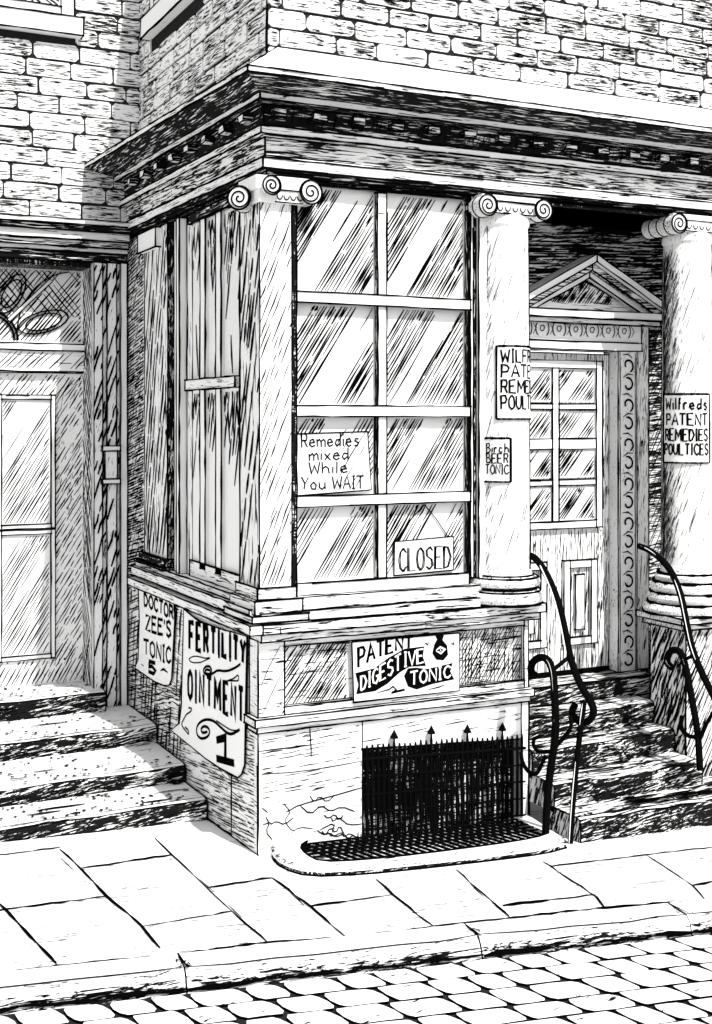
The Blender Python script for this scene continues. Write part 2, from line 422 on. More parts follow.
for k in range(430):                                    # faint grain dashes in the slabs
    x, y = R(-1.6, 2.6), R(-1.4, .4); L = R(.01, .05) if k % 4 else R(.08, .2)
    mb.stroke([V((x, y, ground(x, y) + .003)), V((x + L, y - L * .12 + R(-.004, .004), ground(x + L, y) + .003))], NUP, R(.007, .012))
struct(mb.build('pavement'))

mb = MB()                                               # kerb stones
t = -8.5
tj = sorted([(gp(178, 957) - K0).dot(V((kd.x, kd.y, 0))), (gp(462, 925) - K0).dot(V((kd.x, kd.y, 0))), (gp(668, 906) - K0).dot(V((kd.x, kd.y, 0)))])
cuts = [tj[0] - 1.05 * k for k in range(7, 0, -1)] + tj + [tj[-1] + 1.05 * k for k in range(1, 7)]
KW, KH = .20, .065
for a, b in zip(cuts[:-1], cuts[1:]):
    n = 7; up = []; fr = []; lo = []; bk = []
    for i in range(n + 1):
        tt = a + .004 + (b - a - .008) * i / n; wv = R(-.008, .008); e = .012 if i in (0, n) else 0
        bk.append(kerb_pt(tt, .004, .014)); up.append(kerb_pt(tt, KW - .03 + wv - e, .012 + R(-.006, .004))); fr.append(kerb_pt(tt, KW + wv - e, -.02 + R(-.006, .006))); lo.append(kerb_pt(tt, KW + .01, -KH - .02))
    for i in range(n):
        mb.poly([bk[i], up[i], up[i + 1], bk[i + 1]], PAVE); mb.poly([up[i], fr[i], fr[i + 1], up[i + 1]], STONE); mb.poly([fr[i], lo[i], lo[i + 1], fr[i + 1]], MIDX)
    mb.poly([bk[0], kerb_pt(a + .004, .004, -.1), lo[0], fr[0], up[0]], INK); mb.poly([bk[n], up[n], fr[n], lo[n], kerb_pt(b - .004, .004, -.1)], INK)
    mb.stroke([p + V((0, 0, .004)) for p in up], NUP, .013)
    mb.stroke([kerb_pt(a, 0, .0165), kerb_pt(a, .06, .0165), kerb_pt(a + .01, KW - .04, .0165)], NUP, .014)
    kf = V((kn.x, kn.y, .3)).normalized()
    for _ in range(46):
        tt = R(a + .03, b - .08); dd = R(0, 1); p = kerb_pt(tt, KW - .03 + .035 * dd, .016 - .034 * dd); q = kerb_pt(tt + R(.01, .06), KW - .03 + .035 * dd, .016 - .034 * dd + R(-.006, .006))
        mb.stroke([p + kf * .004, q + kf * .004], kf, R(.003, .007))
    i_ = 0
    low = [kerb_pt(a + (b - a) * i / 16, KW + .016, -KH + .012 + R(-.008, .008)) for i in range(17)]
    while i_ < 16:
        k_ = min(16, i_ + random.randint(1, 5)); mb.stroke(low[i_:k_ + 1], V((kn.x, kn.y, 0)), R(.008, .026)); i_ = k_
    for _ in range(14):
        p = kerb_pt(b + R(-.03, .03), R(.08, KW - .02), .018); mb.stroke([p, p + V((R(-.02, .02), R(-.03, .03), 0))], NUP, R(.008, .02))
    for _ in range(40):
        tt = R(a + .02, b - .15); h = R(-KH, -.03); mb.stroke([kerb_pt(tt, KW + .013, h), kerb_pt(tt + R(.05, .14), KW + .013, h + R(-.006, .006))], V((kn.x, kn.y, 0)), R(.004, .009))
struct(mb.build('kerb'))

mb = MB()                                               # cobbled road
RD = -.065
mb.poly([kerb_pt(-9, KW - .02, RD - .012), kerb_pt(-9, 60, RD - .012), kerb_pt(9, 60, RD - .012), kerb_pt(9, KW - .02, RD - .012)], MORTAR)
rw = .15; row = 0; off = KW + .03
while off < 2.6:
    d = rw * R(.85, 1.15); t = -2.6 + (row % 2) * .12 + R(-.05, .05)
    while t < 4.6:
        L = R(.15, .25); g = .005
        sk = .05                                         # the stones lean along the row
        ring = []
        a0, a1, b0, b1 = t + .004 + R(0, .005), t + L - .004 - R(0, .005), off + .006 + R(-.003, .006), off + d - .006 + R(-.006, .003)
        c = R(.012, .026)
        for (u, v) in [(a0 + c, b0), ((a0 + a1) / 2, b0 + R(-.006, .004)), (a1 - c, b0 + R(-.004, .008)), (a1 - .008, b0 + c), (a1, (b0 + b1) / 2), (a1 - .006, b1 - c), (a1 - c, b1), ((a0 + a1) / 2, b1 + R(-.004, .006)), (a0 + c, b1), (a0 + .006, b1 - c), (a0, (b0 + b1) / 2), (a0 + .008, b0 + c)]:
            ring.append((u + (v - off) * sk / rw * 1.0, v))
        n = len(ring); mu = sum(p[0] for p in ring) / n; mv = sum(p[1] for p in ring) / n
        lo = [kerb_pt(u, v, RD - .012) for u, v in ring]; md = [kerb_pt(u, v, RD + .0) for u, v in ring]
        tp = [kerb_pt(mu + (u - mu) * .82, mv + (v - mv) * .82, RD + .006) for u, v in ring]
        base = len(mb.v); mb.v += lo + md + tp; I = mb.mi(COBB)
        for i in range(n):
            k = (i + 1) % n
            mb.f.append((base + i, base + k, base + n + k, base + n + i)); mb.m.append(mb.mi(INK))
            mb.f.append((base + n + i, base + n + k, base + 2 * n + k, base + 2 * n + i)); mb.m.append(I)
        mb.f.append(tuple(base + 2 * n + i for i in range(n))); mb.m.append(I)
        t += L
    off += d; row += 1
o = struct(mb.build('road'))
mb = MB(); mb.poly([(-300, -300, -.9), (300, -300, -.9), (300, 300, -.9), (-300, 300, -.9)], STONE); struct(mb.build('ground'))

# ================================================================== CORNER SHOP
BX = 1.75                                                # right end of the bay
shop = thing('corner_shop', 'old corner chemist shop with bay window, columns and heavy dark cornice', 'shop', (0, 0, 0))
fx = lambda yy: (lambda u, v: (u, yy, v))                # front facing sheets
sx = lambda xx: (lambda u, v: (xx, u, v))                # sheets facing left
NF, NL = V((0, -1, 0)), V((-1, 0, 0))

# upper brick walls
mb = MB()
UX, UY, TOP = .1, .1, 6.3
mb.box(UX, 5.5, UY, 3.4, 4.2, TOP, MORTAR)
bricks(mb, fx(UY), NF, UX - .008, 5.5, 4.30, TOP, .107, .31, BRICKX, seed=3, gapk=1.1, marks=lambda u, v: .7 + .45 * max(0, u))
bricks(mb, sx(UX), NL, UY - .008, 2.53, 4.30, TOP, .107, .33, BRICKY, holes=[(1.15, 2.25, 5.03, 6.15)], seed=4, gapk=1.25, marks=lambda u, v: 1.3)
mb.inkline(V((UX - .014, UY - .014, 4.35)), V((UX - .014, UY - .014, TOP)), .006)
mb.build('brick_wall', shop)
# window high on the side wall
mb = MB(); y0, y1, z0 = 1.2, 2.2, 5.18
for a, b, c, d in ((y0, y0 + .09, z0, 6.05), (y1 - .09, y1, z0, 6.05), (y0 + .09, y1 - .09, z0, z0 + .08), (y0 + .09, y1 - .09, 5.97, 6.05)): mb.box(UX - .03, UX + .05, a, b, c, d, WHITE)
mb.outline(.005); uw = mb.build('upper_window', shop)
mb = MB(); mb.box(UX - .075, UX + .02, 1.12, 2.28, 5.04, 5.175, WHITE, jit=.004); mb.outline(.006); mb.build('sill', uw)
mb = MB(); mb.box(UX - .012, UX + .02, y0 + .09, y1 - .09, z0 + .08, 5.97, GLASS); pane_marks(mb, sx(UX - .012), NL, y0 + .1, y1 - .1, z0 + .09, 5.96, deg=120); mb.build('pane', uw)

# entablature
prof = [(-.12, 3.675), (.0, 3.675), (.0, 3.70), (.035, 3.71), (.035, 3.765), (.015, 3.78), (.015, 3.88), (.055, 3.89), (.055, 3.93), (.03, 3.94), (.03, 4.055),
        (.09, 4.06), (.09, 4.095), (.13, 4.10), (.18, 4.115), (.235, 4.135), (.25, 4.14), (.25, 4.17), (-.115, 4.42)]
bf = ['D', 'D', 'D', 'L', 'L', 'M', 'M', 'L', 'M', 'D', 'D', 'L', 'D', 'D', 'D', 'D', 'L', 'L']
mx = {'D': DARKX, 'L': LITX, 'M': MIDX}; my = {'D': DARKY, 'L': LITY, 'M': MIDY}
mb = MB(); XR = 5.3
EF = lambda e: e * 1.18 if e > .08 else e
EL_ = lambda e: (e * .9 if e > .08 else e) - .05
FAR = lambda e: EL_(e) + .045 + .45 * max(0, e - .05)
for (e0, z0), (e1, z1), k in zip(prof[:-1], prof[1:], bf):
    nseg = 14
    for i in range(nseg):
        a, b = i / nseg, (i + 1) / nseg
        X0 = [-EL_(e) + (XR + EL_(e)) * a for e in (e0, e1)]; X1 = [-EL_(e) + (XR + EL_(e)) * b for e in (e0, e1)]
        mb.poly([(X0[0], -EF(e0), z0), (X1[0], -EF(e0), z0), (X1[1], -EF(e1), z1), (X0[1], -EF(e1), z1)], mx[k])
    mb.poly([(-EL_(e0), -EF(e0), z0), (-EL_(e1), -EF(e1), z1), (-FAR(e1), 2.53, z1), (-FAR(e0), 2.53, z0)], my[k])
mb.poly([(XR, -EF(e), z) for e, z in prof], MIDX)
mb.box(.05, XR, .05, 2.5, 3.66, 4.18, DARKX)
mb.outline(.0055, skip=lambda a, b: abs(a.x - b.x) < .05 and abs(a.y - b.y) < .05 and (a.x > .3 or a.y > 2.4) or (a.y > .02 and b.y > .02 and a.x > .03))
for k in range(150):                                     # short broken strokes in the dark bed
    x = R(-.1, 4.2); mb.stroke([(x, -.0335, 3.955 + R(0, .02)), (x + R(.0, .03), -.0335, 4.03 + R(-.03, .02))], NF, R(.004, .012))
cor = mb.build('cornice', shop)
def dentil(x=None, y=None):
    d = MB(); w = .04
    if x is not None: d.box(x - w, x + w, -.070, -.031, 3.99, 4.03, MIDX, jit=.005, left=DARKY, bottom=DARKX)
    else: k = .05 - .06 * y / 2.53; d.box(-.084 + k, -.025 + k, y - w, y + w, 3.99, 4.03, LITY, jit=.005, front=DARKX)
    d.outline(.004); d.build('dentil', cor)
for i in range(17): dentil(x=.10 + .24 * i)
for i in range(8): dentil(y=.16 + .29 * i)

# corner pilaster
mb = MB(); mb.box(.015, .205, .015, .30, 1.38, 3.60, LITZ, left=SIDEZ)
mb.outline(.005)
hatch(mb, fx(.015), NF, .02, .2, 1.45, 3.56, 68, .026, lambda u, v: .6, seg=(.06, .22), w=.0052)
hatch(mb, sx(.015), NL, .02, .29, 1.45, 3.56, 106, .06, lambda u, v: .7, seg=(.1, .35), w=.018)
pil = mb.build('corner_pilaster', shop)
mb = MB()
for e, a, b in ((.02, 1.375, 1.44), (.045, 1.30, 1.375), (.07, 1.262, 1.298)): mb.box(.015 - e, .205 + e, .015 - e, .30 + e, a, b, LITX, left=LITY)
mb.outline(.0055); mb.build('base', pil)

def volute(mb, c, r, nrm, side, turns=2.0, flip=1, depth=.10):
    """a scroll: a short drum with its spiral"""
    c = V(c); n = V(nrm); s = V(side); u = V((0, 0, 1))
    K = 20
    ring = [c + s * r * math.cos(2 * math.pi * k / K) + u * r * math.sin(2 * math.pi * k / K) for k in range(K)]
    vs = [p + n * .0 for p in ring] + [p - n * depth for p in ring]
    mb.solid(vs, [tuple(range(K))] + [(k, K + k, K + (k + 1) % K, (k + 1) % K) for k in range(K)] + [tuple(range(2 * K - 1, K - 1, -1))], [PAPER] + [LITX] * K + [PAPER])
    sp = [(c + n * .004 + s * q[0] * flip + u * q[1]) for q in curl(0, 0, r * .97, 1.7, turns, 40, .1)]
    mb.stroke(sp, n, .0095, taper=False)
    edge = [p + n * .002 for p in ring] + [ring[0] + n * .002]; mb.tube(edge, .006, INK, 4)
    ed2 = [p - n * depth for p in ring] + [ring[0] - n * depth]; mb.tube(ed2, .005, INK, 4)

def ionic(mb, cx, cy, half, r=.062, z=3.605, d=.15):
    for sgn in (-1, 1): volute(mb, (cx + sgn * half, cy - d, z), r, NF, X, flip=sgn, depth=2 * d)
    mb.box(cx - half - .03, cx + half + .03, cy - d + .02, cy + d - .02, 3.633, 3.672, PAPER)
    mb.box(cx - half + .05, cx + half - .05, cy - d + .012, cy + d - .012, 3.563, 3.631, PAPER)
    y = cy - d + .008
    for k in range(5):                                   # eggs between the scrolls
        x = cx + (-half + .09) + (2 * half - .18) * k / 4
        mb.stroke([(x + .018 * math.cos(a), y, 3.608 + .028 * math.sin(a)) for a in [math.pi + math.pi * q / 8 for q in range(9)]], NF, .007)
    for sgn in (-1, 1):                                  # bands round the bolsters
        for q in (.25, .5, .75):
            yy = cy - d + 2 * d * q
            mb.tube([(cx + sgn * half + (r + .001) * math.cos(a), yy, z + (r + .001) * math.sin(a)) for a in [2 * math.pi * k / 14 for k in range(15)]], .0055, INK, 4)
    mb.inkline(V((cx - half, y, 3.633)), V((cx + half, y, 3.633)), .005); mb.inkline(V((cx - half + .06, y, 3.565)), V((cx + half - .06, y, 3.565)), .005)
mb = MB(); volute(mb, (.30, -.03, 3.60), .066, NF, X, flip=1, depth=.12); volute(mb, (-.07, .10, 3.56), .064, V((-.6, -.8, 0)), V((-.8, .6, 0)), flip=1, depth=.10)
volute(mb, (.06, -.05, 3.615), .052, NF, X, flip=-1, depth=.16)
mb.box(-.02, .30, -.022, .24, 3.598, 3.672, PAPER); mb.box(.0, .27, -.015, .22, 3.53, 3.597, PAPER)
for k in range(4):
    x = .12 + .04 * k; mb.stroke([(x + .016 * math.cos(a), -.019, 3.575 + .026 * math.sin(a)) for a in [math.pi + math.pi * q / 8 for q in range(9)]], NF, .007)
mb.inkline(V((.1, -.019, 3.6)), V((.25, -.019, 3.6))); mb.inkline(V((.1, -.019, 3.533)), V((.25, -.019, 3.533)))
mb.build('capital', pil)

# front shop window
W0, W1, WB, WT = .205, 1.40, 1.42, 3.675
VM = .775; HB = [1.90, 2.40, 3.03]
mb = MB()
mb.box(W0, W0 + .032, .02, .10, WB, WT, VOID); mb.box(1.345, 1.40, .03, .10, WB, WT, DARKZ); mb.box(1.355, 1.375, .02, .03, WB, WT, PAPER)  # dark left strip draws the jamb's side shading
for a, b in zip([WB] + HB, HB + [WT]):
    mb.box(VM - .028, VM + .028, .035, .08, a + .03, b - .03, WHITE, left=DARKZ)  # left side darkened as drawn-in shading
for h in HB: mb.box(W0 + .03, 1.355, .022, .09, h - .03, h + .03, PAPER, bottom=INK)
mb.box(W0 + .03, 1.345, .02, .10, WB - .04, WB + .03, WHITE); mb.box(W0 + .03, 1.345, .03, .1, WT - .02, WT, DARKX)
mb.outline(.0055)
win = mb.build('front_window', shop)
xs = [(W0 + .03, VM - .028), (VM + .028, 1.345)]; zs = list(zip([WB + .03] + [h + .03 for h in HB], [h - .03 for h in HB] + [WT - .02]))
for (a, b) in xs:
    for (c, d) in zs:
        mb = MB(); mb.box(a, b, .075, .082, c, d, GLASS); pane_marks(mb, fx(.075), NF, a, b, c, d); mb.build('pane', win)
mb = MB(); mb.box(1.40, 1.46, .0, .1, 1.36, 3.6, LITZ); mb.box(1.46, BX - .02, .10, .2, 1.36, 3.64, DARKZ)
mb.outline(.006); hatch(mb, fx(.10), NF, 1.46, BX - .02, 1.4, 3.6, 60, .022, lambda u, v: .8, w=.007); mb.build('window_jamb', shop)
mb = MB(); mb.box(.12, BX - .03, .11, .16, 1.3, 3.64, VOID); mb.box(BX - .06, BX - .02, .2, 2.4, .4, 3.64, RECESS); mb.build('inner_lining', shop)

# sill, front panels and plinth
mb = MB()
for e, a, b in ((.02, 1.31, 1.38), (.045, 1.255, 1.308), (.075, 1.20, 1.252), (.05, 1.155, 1.198)): mb.box(-.0, BX + .0 + e, -e, .11, a, b, SOFTX)
mb.outline(.005); mb.build('sill', shop)
mb = MB()
for e, a, b in ((.02, 1.33, 1.37), (.05, 1.27, 1.328), (.075, 1.20, 1.252)): mb.box(-e, .10, .0 - (e if e > .06 else 0) + .003, 2.25, a, b, LITY)
mb.outline(.005); mb.build('side_sill', shop)
mb = MB()                                                # panel zone 0.74 .. 1.155
mb.box(.0, .155, .0, .12, .74, 1.155, LITX, left=LITY); mb.box(BX - .03, BX, .0, .12, .74, 1.155, LITX)
mb.box(.155, BX - .03, .0, .12, 1.115, 1.155, LITX); mb.box(.155, BX - .03, .0, .12, .74, .785, SOFTX)
mb.box(.155, BX - .03, .03, .12, .785, 1.115, LITX)
mb.outline(.005)
hatch(mb, fx(.03), NF, .165, .545, .79, 1.11, 52, .019, lambda u, v: .92, seg=(.1, .3), w=.0075)
hatch(mb, fx(.03), NF, 1.28, 1.71, .79, 1.11, 58, .019, lambda u, v: .95, seg=(.15, .35), w=.006)
hatch(mb, fx(.03), NF, 1.28, 1.71, .79, 1.11, 88, .026, lambda u, v: .7, seg=(.15, .35), w=.005)
hatch(mb, fx(0), NF, .01, .15, .75, 1.15, 62, .035, lambda u, v: .4, w=.005)
mb.build('front_panel', shop)
mb = MB(); mb.box(-.03, BX + .02, -.035, .12, .695, .738, SOFTX); mb.box(-.012, BX + .005, -.016, .12, .66, .694, LITX); mb.outline(.005); mb.build('ledge', shop)
G0, G1, GT = .63, 1.70, .50
mb = MB(); B = -.2
mb.box(.0, G0, .0, .4, B, .66, STONE, left=LITY); mb.solid([(G0, 0, GT), (G1, 0, GT - .065), (G1, 0, .66), (G0, 0, .66), (G0, .4, GT), (G1, .4, GT - .065), (G1, .4, .66), (G0, .4, .66)], [(0, 1, 2, 3), (7, 6, 5, 4), (4, 5, 1, 0), (3, 2, 6, 7), (0, 3, 7, 4), (1, 5, 6, 2)], STONE); mb.box(G1, BX, .0, .4, B, .66, STONE, right=RISER)
mb.outline(.0055, skip=lambda a, b: abs(a.x - b.x) < 1e-4 and abs(a.y - b.y) < 1e-4 and a.x > .1 and a.z > .45)
CR = ([(258, 752), (310, 745)], [(310, 722), (311, 758)], [(262, 774), (300, 772), (362, 761)], [(285, 812), (300, 804), (330, 797), (362, 788)], [(283, 803), (291, 811), (284, 820), (293, 832), (300, 826), (314, 829)],
          [(300, 806), (310, 815), (322, 805), (330, 812), (342, 806), (356, 812)], [(262, 825), (270, 822), (265, 832), (273, 840)], [(262, 808), (268, 812)], [(340, 818), (350, 826), (361, 824)], [(312, 790), (325, 786)], [(320, 830), (335, 822), (332, 832)])
sq = []
for _ in range(7):
    x, y = R(264, 335), R(793, 836); J = [(x, y)]
    for q in range(random.randint(3, 6)): x += R(1, 9); y += R(3, 8) * (-1 if q % 2 else 1); J.append((min(x, 360), min(max(y, 788), 842)))
    sq.append(J)
for J in sq + list(CR):
    pts = [at(x + R(-.4, .4), y + R(-.4, .4), y=-.004) for x, y in smooth([(x + R(-.6, .6), y + R(-.6, .6)) for x, y in J], 2)]; mb.stroke(pts, NF, R(.005, .008))
hatch(mb, fx(0), NF, .02, G0 - .02, .30, .65, 3, .022, lambda u, v: .45, seg=(.03, .16), w=.004); hatch(mb, fx(0), NF, G0, G1, .53, .64, 4, .03, lambda u, v: .3, seg=(.04, .16), w=.004)
mb.build('plinth', shop)
mb = MB(); mb.box(G0 - .05, G1 + .05, .10, .2, -.5, GT + .05, CELL); mb.build('cellar_window', shop)
mb = MB()                                                # low side wall
mb.box(.004, .2, .4, 2.53, -.3, 1.21, LITY); mb.box(.002, .2, .12, .4, .66, 1.2, LITY); mb.inkline(V((0, 0, .0)), V((0, 2.5, -.1)), .006)
hatch(mb, sx(0), NL, .05, 2.5, -.1, .64, 173, .02, lambda u, v: .72, seg=(.05, .3), w=.005)
hatch(mb, sx(.002), NL, 1.5, 2.5, .1, 1.15, 165, .035, lambda u, v: .8, seg=(.1, .4), w=.007)
hatch(mb, sx(.002), NL, 1.3, 2.5, .1, 1.15, 100, .07, lambda u, v: .75, seg=(.1, .3), w=.016)
hatch(mb, sx(.002), NL, .1, 1.3, .62, 1.15, 165, .045, lambda u, v: .3, seg=(.03, .12), w=.005)
mb.build('side_wall', shop)

# side of the bay: cross-hatched wall strip, pilaster and window
mb = MB(); mb.box(.0, .15, 2.10, 2.53, 1.2, 3.64, CROSS)
hatch(mb, sx(.0), NL, 2.11, 2.53, 1.2, 3.66, 170, .022, lambda u, v: .95, seg=(.1, .35), w=.009); hatch(mb, sx(.0), NL, 2.11, 2.53, 1.2, 3.66, 125, .07, lambda u, v: .6, w=.008); mb.build('side_strip', shop)
mb = MB(); mb.box(-.0, .12, 1.58, 2.09, 1.44, 3.64, SIDEZ, front=DARKZ); mb.outline(.0055)
hatch(mb, sx(0), NL, 1.6, 2.07, 1.46, 3.6, 105, .075, lambda u, v: .7, seg=(.1, .4), w=.020)
spil = mb.build('side_pilaster', shop)
mb = MB(); mb.box(-.03, .12, 1.55, 2.12, 1.39, 1.44, DARKY); mb.box(-.05, .12, 1.52, 2.16, 1.372, 1.389, DARKY); mb.outline(.006); mb.build('base', spil)
mb = MB(); mb.box(-.04, .1, 1.72, 2.12, 3.50, 3.63, PAPER); mb.outline(.006); mb.build('capital', spil)
mb = MB()
Y0, Y1 = .30, 1.58
mb.box(.03, .12, Y0, Y0 + .05, 1.37, 3.64, PAPER)
for a, b, m_, e in ((1.50, 1.58, DARKZ, .06), (1.40, 1.50, PAPER, .02), (1.34, 1.395, PAPER, .0), (1.22, 1.33, SIDEZ, .05)): mb.box(e, .13, a, b, 1.37, 3.64, m_)
for yv in (.70, .98): mb.box(.030, .12, yv - .045, yv + .045, 1.44, 3.64, PAPER)
mb.box(.0, .12, Y0 + .05, 1.22, 2.535, 2.60, LITY); mb.box(.03, .12, Y0 + .05, 1.22, 1.37, 1.47, LITY); mb.box(.02, .12, Y0 + .05, 1.22, 3.58, 3.64, DARKY)
mb.outline(.0065); swin = mb.build('side_window', shop)
for (a, b) in ((.35, .655), (.745, .935), (1.025, 1.22)):
    for (c, d) in ((1.47, 2.535), (2.60, 3.58)):
        mb = MB(); mb.box(.048, .056, a, b, c, d, GLASS)
        for dg, gp_, lim in ((104, .05, .55), (82, .06, .72)):
            hatch(mb, sx(.048), NL, a + .01, b - .01, c + .02, d - .02, dg, gp_, lambda u, v, c=c, d=d, lim=lim: .9 if (v - c) / (d - c) > lim + R(-.12, .12) else .03, seg=(.1, .35), w=.014)  # strokes crowd the top of each pane, shade drawn onto the glass
        mb.build('pane', swin)
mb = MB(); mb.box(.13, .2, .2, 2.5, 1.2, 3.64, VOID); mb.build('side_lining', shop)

# columns
def column(cx, cy, zb, r=.162, label=None):
    mb = MB(); prof = [(r, zb), (r * 1.0, zb + .5), (r * .985, zb + 1.1), (r * .95, 3.43), (r * .93, 3.49), (r * 1.0, 3.51), (r * 1.0, 3.53), (r * .92, 3.57)]
    mb.lathe(prof, cx, cy, LITZ, 48)
    face = math.atan2(CY - cy, CX - cx)
    def cyl(th, v):
        i = 0
        rr = r if v < zb + .6 else r * (.99 - .05 * (v - zb - .6) / 1.7)
        return (cx + (rr + .003) * math.cos(th), cy + (rr + .003) * math.sin(th), v)
    for k in range(90):                                 # short slanting pen strokes round the shaft
        th = R(0, 2 * math.pi); v = R(zb + .05, 3.35); n = V((math.cos(th), math.sin(th), 0)); L = R(.05, .13)
        mb.stroke([cyl(th, v), cyl(th + L * 1.6, v + L * .8), cyl(th + L * 3.0, v + L * 1.4)], n, R(.004, .0065))
    for k in range(1700):                                 # closer strokes draw the shade onto each shaft's left side
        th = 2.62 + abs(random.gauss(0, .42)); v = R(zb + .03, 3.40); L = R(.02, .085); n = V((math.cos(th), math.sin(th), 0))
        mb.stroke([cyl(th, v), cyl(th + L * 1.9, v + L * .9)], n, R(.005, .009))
    for s in (-1, 1):
        th = face + s * 1.54; pts = [cyl(th, zb + (3.4 - zb) * k / 20) for k in range(21)]; mb.tube(pts, [R(.003, .006) for _ in pts], INK, 4)
    return mb.build('column', shop, label, smooth=False), cyl, face
C1 = (1.60, .055); C2 = (3.06, .09)
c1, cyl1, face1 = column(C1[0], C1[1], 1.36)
mb = MB(); mb.lathe([(.20, 1.262), (.225, 1.266), (.238, 1.295), (.232, 1.325), (.205, 1.338), (.192, 1.345), (.192, 1.362), (.208, 1.368), (.216, 1.39), (.208, 1.412), (.18, 1.42), (.172, 1.43), (.164, 1.46)], C1[0], C1[1] - .02, LITX, 40)
for z_, r_, w_ in ((1.264, .224, .010), (1.336, .214, .008), (1.353, .192, .010), (1.415, .20, .009), (1.43, .174, .006)): mb.tube([(C1[0] + (r_ + .002) * math.cos(a), C1[1] - .02 + (r_ + .002) * math.sin(a), z_) for a in [2 * math.pi * k / 32 for k in range(33)]], [w_ * R(.7, 1.2) for _ in range(33)], INK, 5)
mb.build('base', c1)
mb = MB(); ionic(mb, C1[0] + .0, C1[1], .195); mb.build('capital', c1)
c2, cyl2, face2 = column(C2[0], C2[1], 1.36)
mb = MB(); mb.lathe([(.285, 1.10), (.29, 1.13), (.27, 1.16), (.25, 1.165), (.262, 1.20), (.25, 1.225), (.235, 1.23), (.245, 1.27), (.235, 1.295), (.21, 1.30), (.215, 1.335), (.18, 1.36), (.168, 1.40)], C2[0], C2[1] - .01, LITX, 40)
for z_, r_ in ((1.10, .288), (1.163, .262), (1.228, .24), (1.298, .225), (1.352, .19)): mb.tube([(C2[0] + r_ * math.cos(a), C2[1] - .01 + r_ * math.sin(a), z_) for a in [2 * math.pi * k / 32 for k in range(33)]], [R(.008, .018) for _ in range(33)], INK, 4)
mb.build('base', c2)
mb = MB(); ionic(mb, C2[0], C2[1], .195); mb.build('capital', c2)
mb = MB(); mb.box(2.865, 3.42, -.12, .22, -.3, 1.02, DIAGX, left=LEFTH); mb.box(2.82, 3.45, -.15, .24, 1.02, 1.06, SOFTX); mb.box(2.78, 3.48, -.18, .26, 1.062, 1.10, SOFTX); mb.outline(.006)
hatch(mb, sx(2.865), NL, -.1, .20, .0, 1.0, 118, .05, lambda u, v: .7, w=.014); hatch(mb, fx(-.12), NF, 2.88, 3.40, 0, 1.0, 60, .026, lambda u, v: .85, w=.006)
mb.build('pedestal', shop)

# recessed doorway
DY = .60; D0, D1, DB, DT = 1.93, 2.86, .63, 2.80
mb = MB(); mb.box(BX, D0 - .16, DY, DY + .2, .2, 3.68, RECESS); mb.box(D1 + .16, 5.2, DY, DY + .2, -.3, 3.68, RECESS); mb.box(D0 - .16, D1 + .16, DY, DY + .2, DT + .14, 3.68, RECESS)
mb.box(3.41, 5.2, .12, DY, -.3, 3.66, WOODZ)
hatch(mb, fx(DY), NF, BX, 3.6, 3.05, 3.66, 3, .022, lambda u, v: .7, seg=(.2, .6), w=.013)  # dense hatching below the ceiling draws in the recess shade
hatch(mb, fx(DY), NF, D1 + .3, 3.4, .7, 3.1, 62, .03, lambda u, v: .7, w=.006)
mb.build('recess_wall', shop)
mb = MB()                                                # door casing with carved scrolls
mb.box(D0 - .16, D0, DY - .05, DY + .1, DB, DT + .02, LITZ); mb.box(D1, D1 + .16, DY - .05, DY + .1, DB, DT + .02, LITZ)
mb.box(D1 + .163, D1 + .28, DY - .03, DY + .05, DB, DT + .25, WOODZ); mb.box(D0 - .2, D1 + .2, DY - .055, DY + .1, DT + .022, DT + .075, PAPER); mb.box(D0 - .2, D1 + .2, DY - .05, DY + .1, DT + .077, DT + .235, PAPER); mb.outline(.005)
for x0 in (D0 - .08, D1 + .08):
    for k in range(16):
        z = DB + .07 + k * .135; s = 1 if k % 2 else -1
        mb.stroke([(x0 + p[0], DY - .054, z + p[1]) for p in curl(0, 0, .052, -1.2 if s > 0 else 1.9, .8 * s, 14, .35)], NF, .014)
        mb.stroke([(x0 + .04 * s, DY - .054, z + .05), (x0 + .0, DY - .054, z + .075), (x0 - .045 * s, DY - .054, z + .07)], NF, .010)
    for xx in (x0 - .065, x0 + .065): mb.inkline(V((xx, DY - .052, DB)), V((xx, DY - .052, DT)), .003)
for k in range(9):
    xx = D0 - .1 + k * .135; z = DT + .155
    for s in (-1, 1): mb.stroke([(xx + s * (.02 + .032 * math.cos(a)), DY - .054, z + .05 * math.sin(a)) for a in [-1.2 + 2.4 * q / 8 for q in range(9)]], NF, .008)
    mb.stroke([(xx + p[0], DY - .054, z + p[1]) for p in curl(0, 0, .022, 0, 1.1, 12, .6)], NF, .006)
    mb.stroke([(xx + .055, DY - .054, z + .04), (xx + .085, DY - .054, z), (xx + .06, DY - .054, z - .04)], NF, .006)
mb.build('door_casing', shop)
mb = MB()                                                # pediment
pa_, pb_ = at(597, 254, y=DY - .18), at(666, 316, y=DY - .18)
PZ, AX, AZ, P1 = pb_.z - .03, pa_.x, pa_.z - .07, pb_.x
P0 = 2 * AX - P1
yb, yf = DY + .0, DY - .16
def rake(x0, z0, x1, z1, th, y0, y1, mat):
    d = V((x1 - x0, 0, z1 - z0)).normalized(); 
    pts = [(x0, z0), (x1, z1), (x1, z1 - th), (x0, z0 - th)]
    mb.extrude(pts, lambda p, t: (p[0], t, p[1]), y0, y1, mat)
mb.box(P0 - .03, P1 + .03, yf, yb, PZ - .005, PZ + .045, PAPER); mb.box(P0, P1, yf + .04, yb, PZ - .04, PZ - .007, LITX)
mb.extrude([(P0 + .1, PZ + .047), (P1 - .1, PZ + .047), (AX, AZ - .1)], lambda p, t: (p[0], t, p[1]), yb - .05, yb, LITX)
